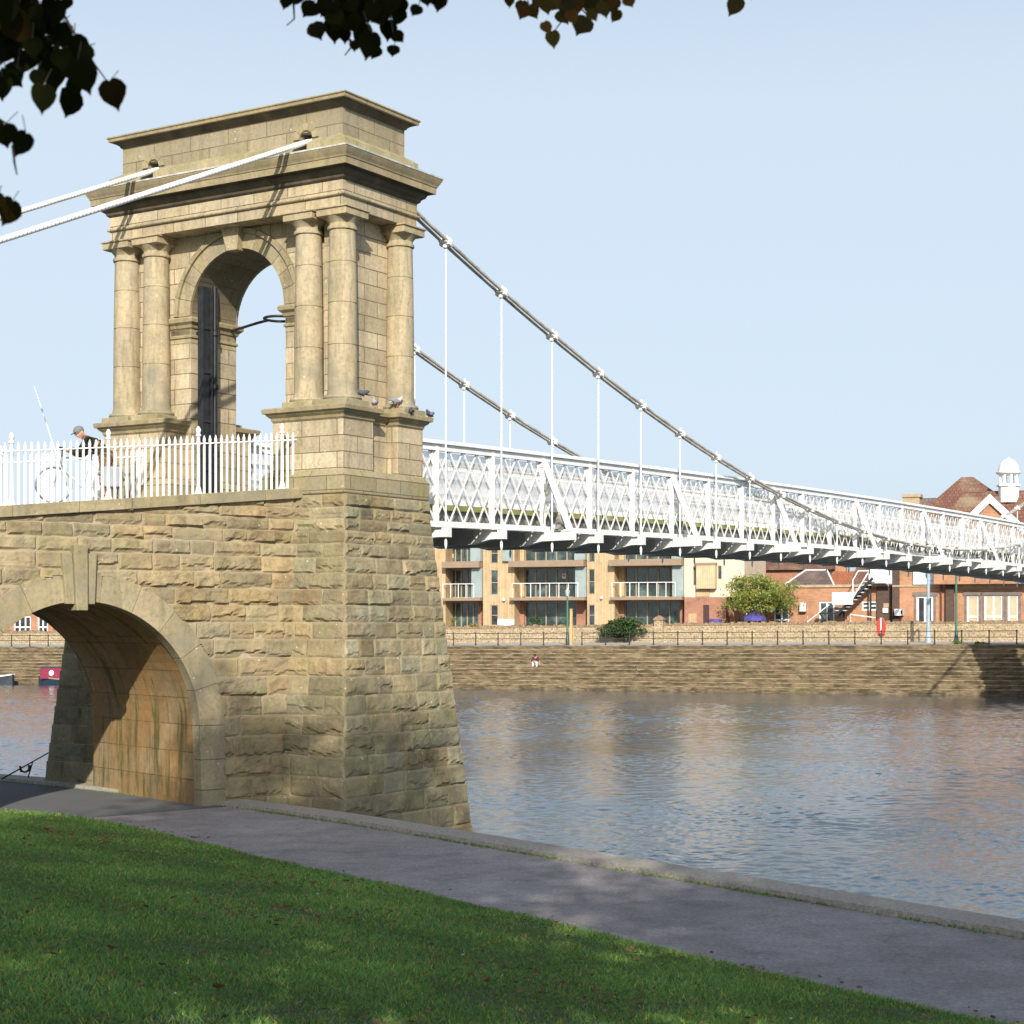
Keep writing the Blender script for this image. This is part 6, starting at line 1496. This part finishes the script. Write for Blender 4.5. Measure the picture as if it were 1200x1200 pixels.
spray(L1, [[(60, -60), (68, 5), (82, 30), (98, 58), (110, 74), (126, 96)], [(10, -60), (20, 0), (26, 40), (20, 80)]], 4.0, seed=3, limb=(60, -60))
L2 = [(6, 156, 17, -8), (26, 166, 15, 18), (-8, 150, 15, 0), (10, 246, 17, 4), (-6, 232, 12, 0), (-14, 180, 14, 0), (-20, 215, 15, 0)]
spray(L2, [[(-40, 60), (-20, 120), (0, 140), (16, 150)], [(15, 170), (17, 190), (20, 205)], [(-20, 190), (-4, 222), (4, 232)]], 3.9, seed=4, limb=(-40, 60))
L3 = [(335, 0, 9, 0), (364, 9, 14, 6), (348, -4, 10, 0), (384, 4, 12, -6), (398, 12, 14, 8), (392, 33, 14, 6), (410, 22, 14, -10), (424, 36, 14, 10), (433, 50, 16, 6), (442, 16, 13, 0), (455, 33, 12, 14), (461, 58, 9, 4), (447, 4, 11, 0), (420, 4, 12, 0), (470, 6, 10, -10), (488, 11, 9, 16), (440, 60, 9, 0), (515, 0, 11, 4), (500, -2, 9, 0), (466, 42, 9, -8), (404, 40, 9, 0), (416, 52, 8, 0)]
L3 += [(rg.uniform(365, 470), rg.uniform(0, 46) * rg.random(), rg.uniform(9, 14), rg.uniform(-25, 25)) for _ in range(22)]
L3 += [(rg.uniform(330, 530), rg.uniform(-60, -8), rg.uniform(9, 14), rg.uniform(-25, 25)) for _ in range(40)]
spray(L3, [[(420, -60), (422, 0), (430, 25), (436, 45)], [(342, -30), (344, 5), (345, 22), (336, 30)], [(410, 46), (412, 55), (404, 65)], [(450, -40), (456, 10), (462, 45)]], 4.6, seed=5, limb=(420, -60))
L4 = [(597, 0, 7, 0), (612, 8, 9, 8), (624, 12, 9, -6), (640, 5, 10, 0), (648, 44, 10, 8), (640, 31, 8, 4), (660, 18, 11, 0), (683, 27, 15, 6), (668, 6, 10, 0), (690, 4, 10, 0), (706, 9, 9, 10), (722, 17, 8, 14), (737, 1, 9, 4), (655, 3, 9, 0), (630, 2, 8, 0), (670, 18, 9, 0), (862, 5, 12, 4), (694, 16, 8, 0)]
L4 += [(rg.uniform(605, 720), rg.uniform(0, 26) * rg.random(), rg.uniform(8, 11), rg.uniform(-25, 25)) for _ in range(12)]
L4 += [(rg.uniform(590, 740), rg.uniform(-50, -6), rg.uniform(8, 12), rg.uniform(-25, 25)) for _ in range(30)]
m_leafO = leaf_mat('turning_lime_leaves', [(.3, (.05, .04, .008)), (.55, (.10, .07, .014)), (.8, (.17, .095, .02))], .5)
spray(L4, [[(670, -50), (672, 0), (662, 20), (650, 36)], [(672, 0), (690, 20)], [(880, -30), (880, 0)], [(625, -30), (622, 0)], [(720, -30), (728, 0)]], 5.0, mat=m_leafO, seed=6, limb=(670, -50))

# grass
rng = np.random.default_rng(77)
GA = np.array(GC); seg = np.linalg.norm(GA[1:] - GA[:-1], axis=1)
def scatter_lawn(n, dmax, dpow=1., dmin=0.):
    vis = (GA[:-1, 1] > 8) & (GA[:-1, 1] < 40) & (GA[:-1, 0] > -16) ; w = seg * vis; w /= w.sum()
    i = rng.choice(len(w), n, p=w); t = rng.random(n)[:, None]; d = dmin + rng.random(n) ** dpow * (dmax - dmin)
    p = GA[i] * (1 - t) + GA[i + 1] * t + np.array([ND.x, ND.y]) * d[:, None]
    ok = (p[:, 1] > 7.5) & (np.abs(p[:, 0]) < .31 * p[:, 1] + .6); return p[ok], d[ok]
dl = np.linspace(-.3, 20, 400); zl_ = np.array([lawn_z(x) for x in dl])
p, d = scatter_lawn(1300000, 14)
near = np.exp(-np.maximum(0, p[:, 1] - 11) / 14); k = rng.random(len(p)) < near; p, d = p[k], d[k]
bare = np.sin(p[:, 0] * 2.1 + 1.7 * np.sin(p[:, 1] * .9)) * np.sin(p[:, 1] * 1.9 + 1.2 * np.sin(p[:, 0] * 1.3)) + .5 * np.sin(p[:, 0] * 5.3) * np.sin(p[:, 1] * 4.7)
k = rng.random(len(p)) < np.clip(1.15 - 1.1 * np.maximum(0, bare - .45), .35, 1); p, d = p[k][:420000], d[k][:420000]
z = np.interp(d, dl, zl_); n = len(p)
# patchy height and tone
ph = np.sin(p[:, 0] * 1.7 + np.sin(p[:, 1] * 1.1) * 1.5) * np.sin(p[:, 1] * 1.3 + p[:, 0] * .6)
h = rng.uniform(.018, .048, n) * (1 + .35 * ph) * (1 + .5 * (d < .35)); a = rng.uniform(0, 2 * PI, n); w = rng.uniform(.0035, .0065, n) * (1 + p[:, 1] / 22)
lean = rng.normal(size=(n, 2)) * .65 * h[:, None]
b = np.stack([np.cos(a) * w, np.sin(a) * w, np.zeros(n)], 1); c0 = np.stack([p[:, 0], p[:, 1], z - .004], 1)
T = c0 + np.stack([lean[:, 0], lean[:, 1], h], 1)
Pv = np.stack([c0 - b, c0 + b, T], 1).reshape(-1, 3); Fc = np.arange(3 * n).reshape(n, 3)
g = rng.uniform(.55, 1.25, n) * (1 + .22 * ph); yel = rng.random(n) < .10
col = np.stack([g * np.where(yel, 2.6, .95), g * np.where(yel, 1.35, 1.), g * .9, np.ones(n)], 1)
m_grass = leaf_mat('lawn_grass_blades', [(.3, (.175, .32, .085)), (.6, (.225, .395, .11)), (.8, (.29, .415, .125))], .42)
o = np_mesh('grass', Pv, Fc, m_grass, None, np.repeat(col, 3, 0)); tag(o, 'short green grass of the sloping lawn', 'grass', kind='stuff')
# moss and grass along the inner kerb edge
KI_ = np.array(KI); sg = np.linalg.norm(KI_[1:] - KI_[:-1], axis=1); vis = (KI_[:-1, 1] > 14) & (KI_[:-1, 1] < 45); w_ = sg * vis; w_ /= w_.sum()
n = 9000; i = rng.choice(len(w_), n, p=w_); t = rng.random(n)[:, None]; q = KI_[i] * (1 - t) + KI_[i + 1] * t
s_ = np.cumsum(sg); dens = .5 + .5 * np.sin(s_[i] * 1.9) * np.sin(s_[i] * .73 + 1); keep_ = rng.random(n) < np.clip(dens * 1.1, .12, 1); q, i = q[keep_], i[keep_]; n = len(q)
q = q + np.array([ND.x, ND.y]) * (np.abs(rng.normal(size=n)) * .055)[:, None] - np.array([ND.x, ND.y]) * .02
a = rng.uniform(0, 2 * PI, n); w2 = rng.uniform(.008, .018, n); h = rng.uniform(.01, .045, n); c0 = np.stack([q[:, 0], q[:, 1], np.full(n, PZ)], 1); b = np.stack([np.cos(a) * w2, np.sin(a) * w2, np.zeros(n)], 1)
T = c0 + np.stack([rng.normal(size=n) * .02, rng.normal(size=n) * .02, h], 1); Pv = np.stack([c0 - b, c0 + b, T], 1).reshape(-1, 3)
g = rng.uniform(.6, 1.3, n); col = np.stack([g * 1.1, g, g, np.ones(n)], 1)
o = np_mesh('kerb_grass', Pv, np.arange(3 * n).reshape(n, 3), m_grass, None, np.repeat(col, 3, 0)); tag(o, 'moss and grass tufts along the inner edge of the kerb', 'grass', kind='stuff')
# fallen leaves: small litter as one mass, the larger ones one by one
m_dead = leaf_mat('fallen_brown_leaves', [(.3, (.11, .055, .03)), (.6, (.24, .13, .065)), (.8, (.38, .24, .12))], .1)
p, d = scatter_lawn(48000, 13, 1., -.5); nz = np.sin(p[:, 0] * 1.3 + 2 * np.sin(p[:, 1] * .5)) * np.sin(p[:, 1] * .9 + 1.7); k = rng.random(len(p)) < np.clip(.04 + .7 * nz * np.abs(np.sin(p[:, 0] * 3.7 + p[:, 1] * 2.9)), .02, .7) * np.where(d < 0, .6, 1); p, d = p[k][:4200], d[k][:4200]
C = np.stack([p[:, 0], p[:, 1], np.where(d < 0, PZ + .012, np.interp(d, dl, zl_) + .045)], 1); P, Fc, col = leaf_cloud(C, 0, .062, rng); C_ = np.repeat(C, 4, 0); P[:, 2] = C_[:, 2] + (P[:, 2] - C_[:, 2]) * .45
o = np_mesh('leaf_litter', P, Fc, m_dead, None, col); tag(o, 'small brown leaf litter scattered through the grass', 'leaf litter', kind='stuff')
m_feather = mat_plain('white_feather', (.62, .62, .62), .8)
p, d = scatter_lawn(130, 12); C = np.stack([p[:, 0], p[:, 1], np.interp(d, dl, zl_) + .04], 1)[:46]; P, Fc, col = leaf_cloud(C, 0, .04, rng); C_ = np.repeat(C, 4, 0); P[:, 2] = C_[:, 2] + (P[:, 2] - C_[:, 2]) * .4
o = np_mesh('feathers', P, Fc, m_feather, None, col); tag(o, 'tiny white feathers and daisies dotted over the lawn', 'feathers', kind='stuff')
big = None; PXL = [(29, 987, .08), (286, 1043, .07), (241, 1056, .09), (203, 1056, .07), (256, 1163, .10), (598, 1087, .07), (430, 1063, .06), (460, 1148, .08), (315, 1122, .07), (96, 1080, .07), (610, 1092, .06), (390, 1122, .07), (62, 1124, .08), (740, 1116, .06), (1085, 1196, .07), (870, 1150, .06), (650, 1150, .07), (130, 1116, .07), (505, 1112, .06), (268, 1142, .07)]
nvec = -ND.normalized()
for px, y, s in PXL:
    r_ = Vector(((px - CX) / F, 1, (YH - y) / F)); best = None
    for dd in np.linspace(8, 32, 700):
        w3 = Vector((r_.x * dd, dd, EYE + r_.z * dd)); i = int(np.argmin((GA[:, 0] - w3.x) ** 2 + (GA[:, 1] - w3.y) ** 2)); di = (Vector(GA[i]) - Vector((w3.x, w3.y))).dot(nvec)
        if w3.z <= lawn_z(max(0, di)) + .045: best = w3; break
    if best is None: continue
    if big is None:
        mm = MB(); mm.cur = (1.2, 1.1, 1, 1); mm.add([(0, 0, .012)] + [(x * .62, y_ * .62, .012 + .10 * (x * x + .3 * y_ * y_)) for x, y_ in LEAF], [(0, 1 + k, 1 + (k + 1) % len(LEAF)) for k in range(len(LEAF))])
        big = mm.build('fallen_leaf', m_dead, cols=True, uv=False); o = big
    else: o = big.copy(); COL.objects.link(o)
    o.location = best + Vector((0, 0, .035)); o.scale = (s, s, s * 2.2); o.rotation_euler = (random.uniform(-.5, .5), random.uniform(-.5, .5), random.uniform(0, 6.28))
    tag(o, 'curled orange brown fallen leaf lying on the grass', 'leaf', 'larger fallen leaves on the lawn')

# ================================================================== CAMERA AND LIGHT
cam = bpy.data.cameras.new('camera'); co = bpy.data.objects.new('camera', cam); COL.objects.link(co)
co.location = (0, 0, EYE); co.rotation_euler = (PI / 2, 0, 0)
cam.sensor_width = 36; cam.lens = 36 * F / 1200; cam.shift_y = (YH - 600) / 1200; cam.clip_start = .1; cam.clip_end = 6000
cam.dof.use_dof = True; cam.dof.focus_distance = 38; cam.dof.aperture_fstop = 9
SC.camera = co
sun = bpy.data.lights.new('sun', 'SUN'); sun.energy = 4.2; sun.angle = R(.53); sun.color = (1., .925, .81)
so = bpy.data.objects.new('sun', sun); COL.objects.link(so); so.rotation_euler = SUN_TRAVEL.to_track_quat('-Z', 'Y').to_euler(); so.location = (0, -60, 60)
wd = bpy.data.worlds.new('World'); SC.world = wd; wd.use_nodes = True
sk = wd.node_tree.nodes.new('ShaderNodeTexSky'); sk.sky_type = 'NISHITA'; sk.sun_disc = False
ts = -SUN_TRAVEL; sk.sun_elevation = math.asin(ts.z); sk.sun_rotation = math.atan2(ts.x, ts.y)
sk.altitude = 50; sk.air_density = .7; sk.dust_density = 3.; sk.ozone_density = 2.
bg = wd.node_tree.nodes['Background']; bg.inputs['Strength'].default_value = .13
vm = wd.node_tree.nodes.new('ShaderNodeMix'); vm.data_type = 'RGBA';                                            # thin veil of high haze, thickest low down
vm.inputs[7].default_value = (4.2, 4.88, 5.4, 1); tcw = wd.node_tree.nodes.new('ShaderNodeTexCoord'); sx_w = wd.node_tree.nodes.new('ShaderNodeSeparateXYZ'); mr = wd.node_tree.nodes.new('ShaderNodeMapRange')
wd.node_tree.links.new(tcw.outputs['Generated'], sx_w.inputs[0]); wd.node_tree.links.new(sx_w.outputs['Z'], mr.inputs[0]); wd.node_tree.links.new(mr.outputs[0], vm.inputs[0])
for i_w, v_w in ((1, .28), (2, .62), (3, .8), (4, .08)): mr.inputs[i_w].default_value = v_w
wd.node_tree.links.new(sk.outputs[0], vm.inputs[6]); wd.node_tree.links.new(vm.outputs[2], bg.inputs['Color'])
SC.view_settings.view_transform = 'Standard'; SC.view_settings.look = 'None'; SC.view_settings.exposure = .45; SC.view_settings.gamma = 1; SC.view_settings.use_curve_mapping = False
SC.cycles.max_bounces = 6; SC.cycles.transparent_max_bounces = 12; SC.cycles.use_denoising = True
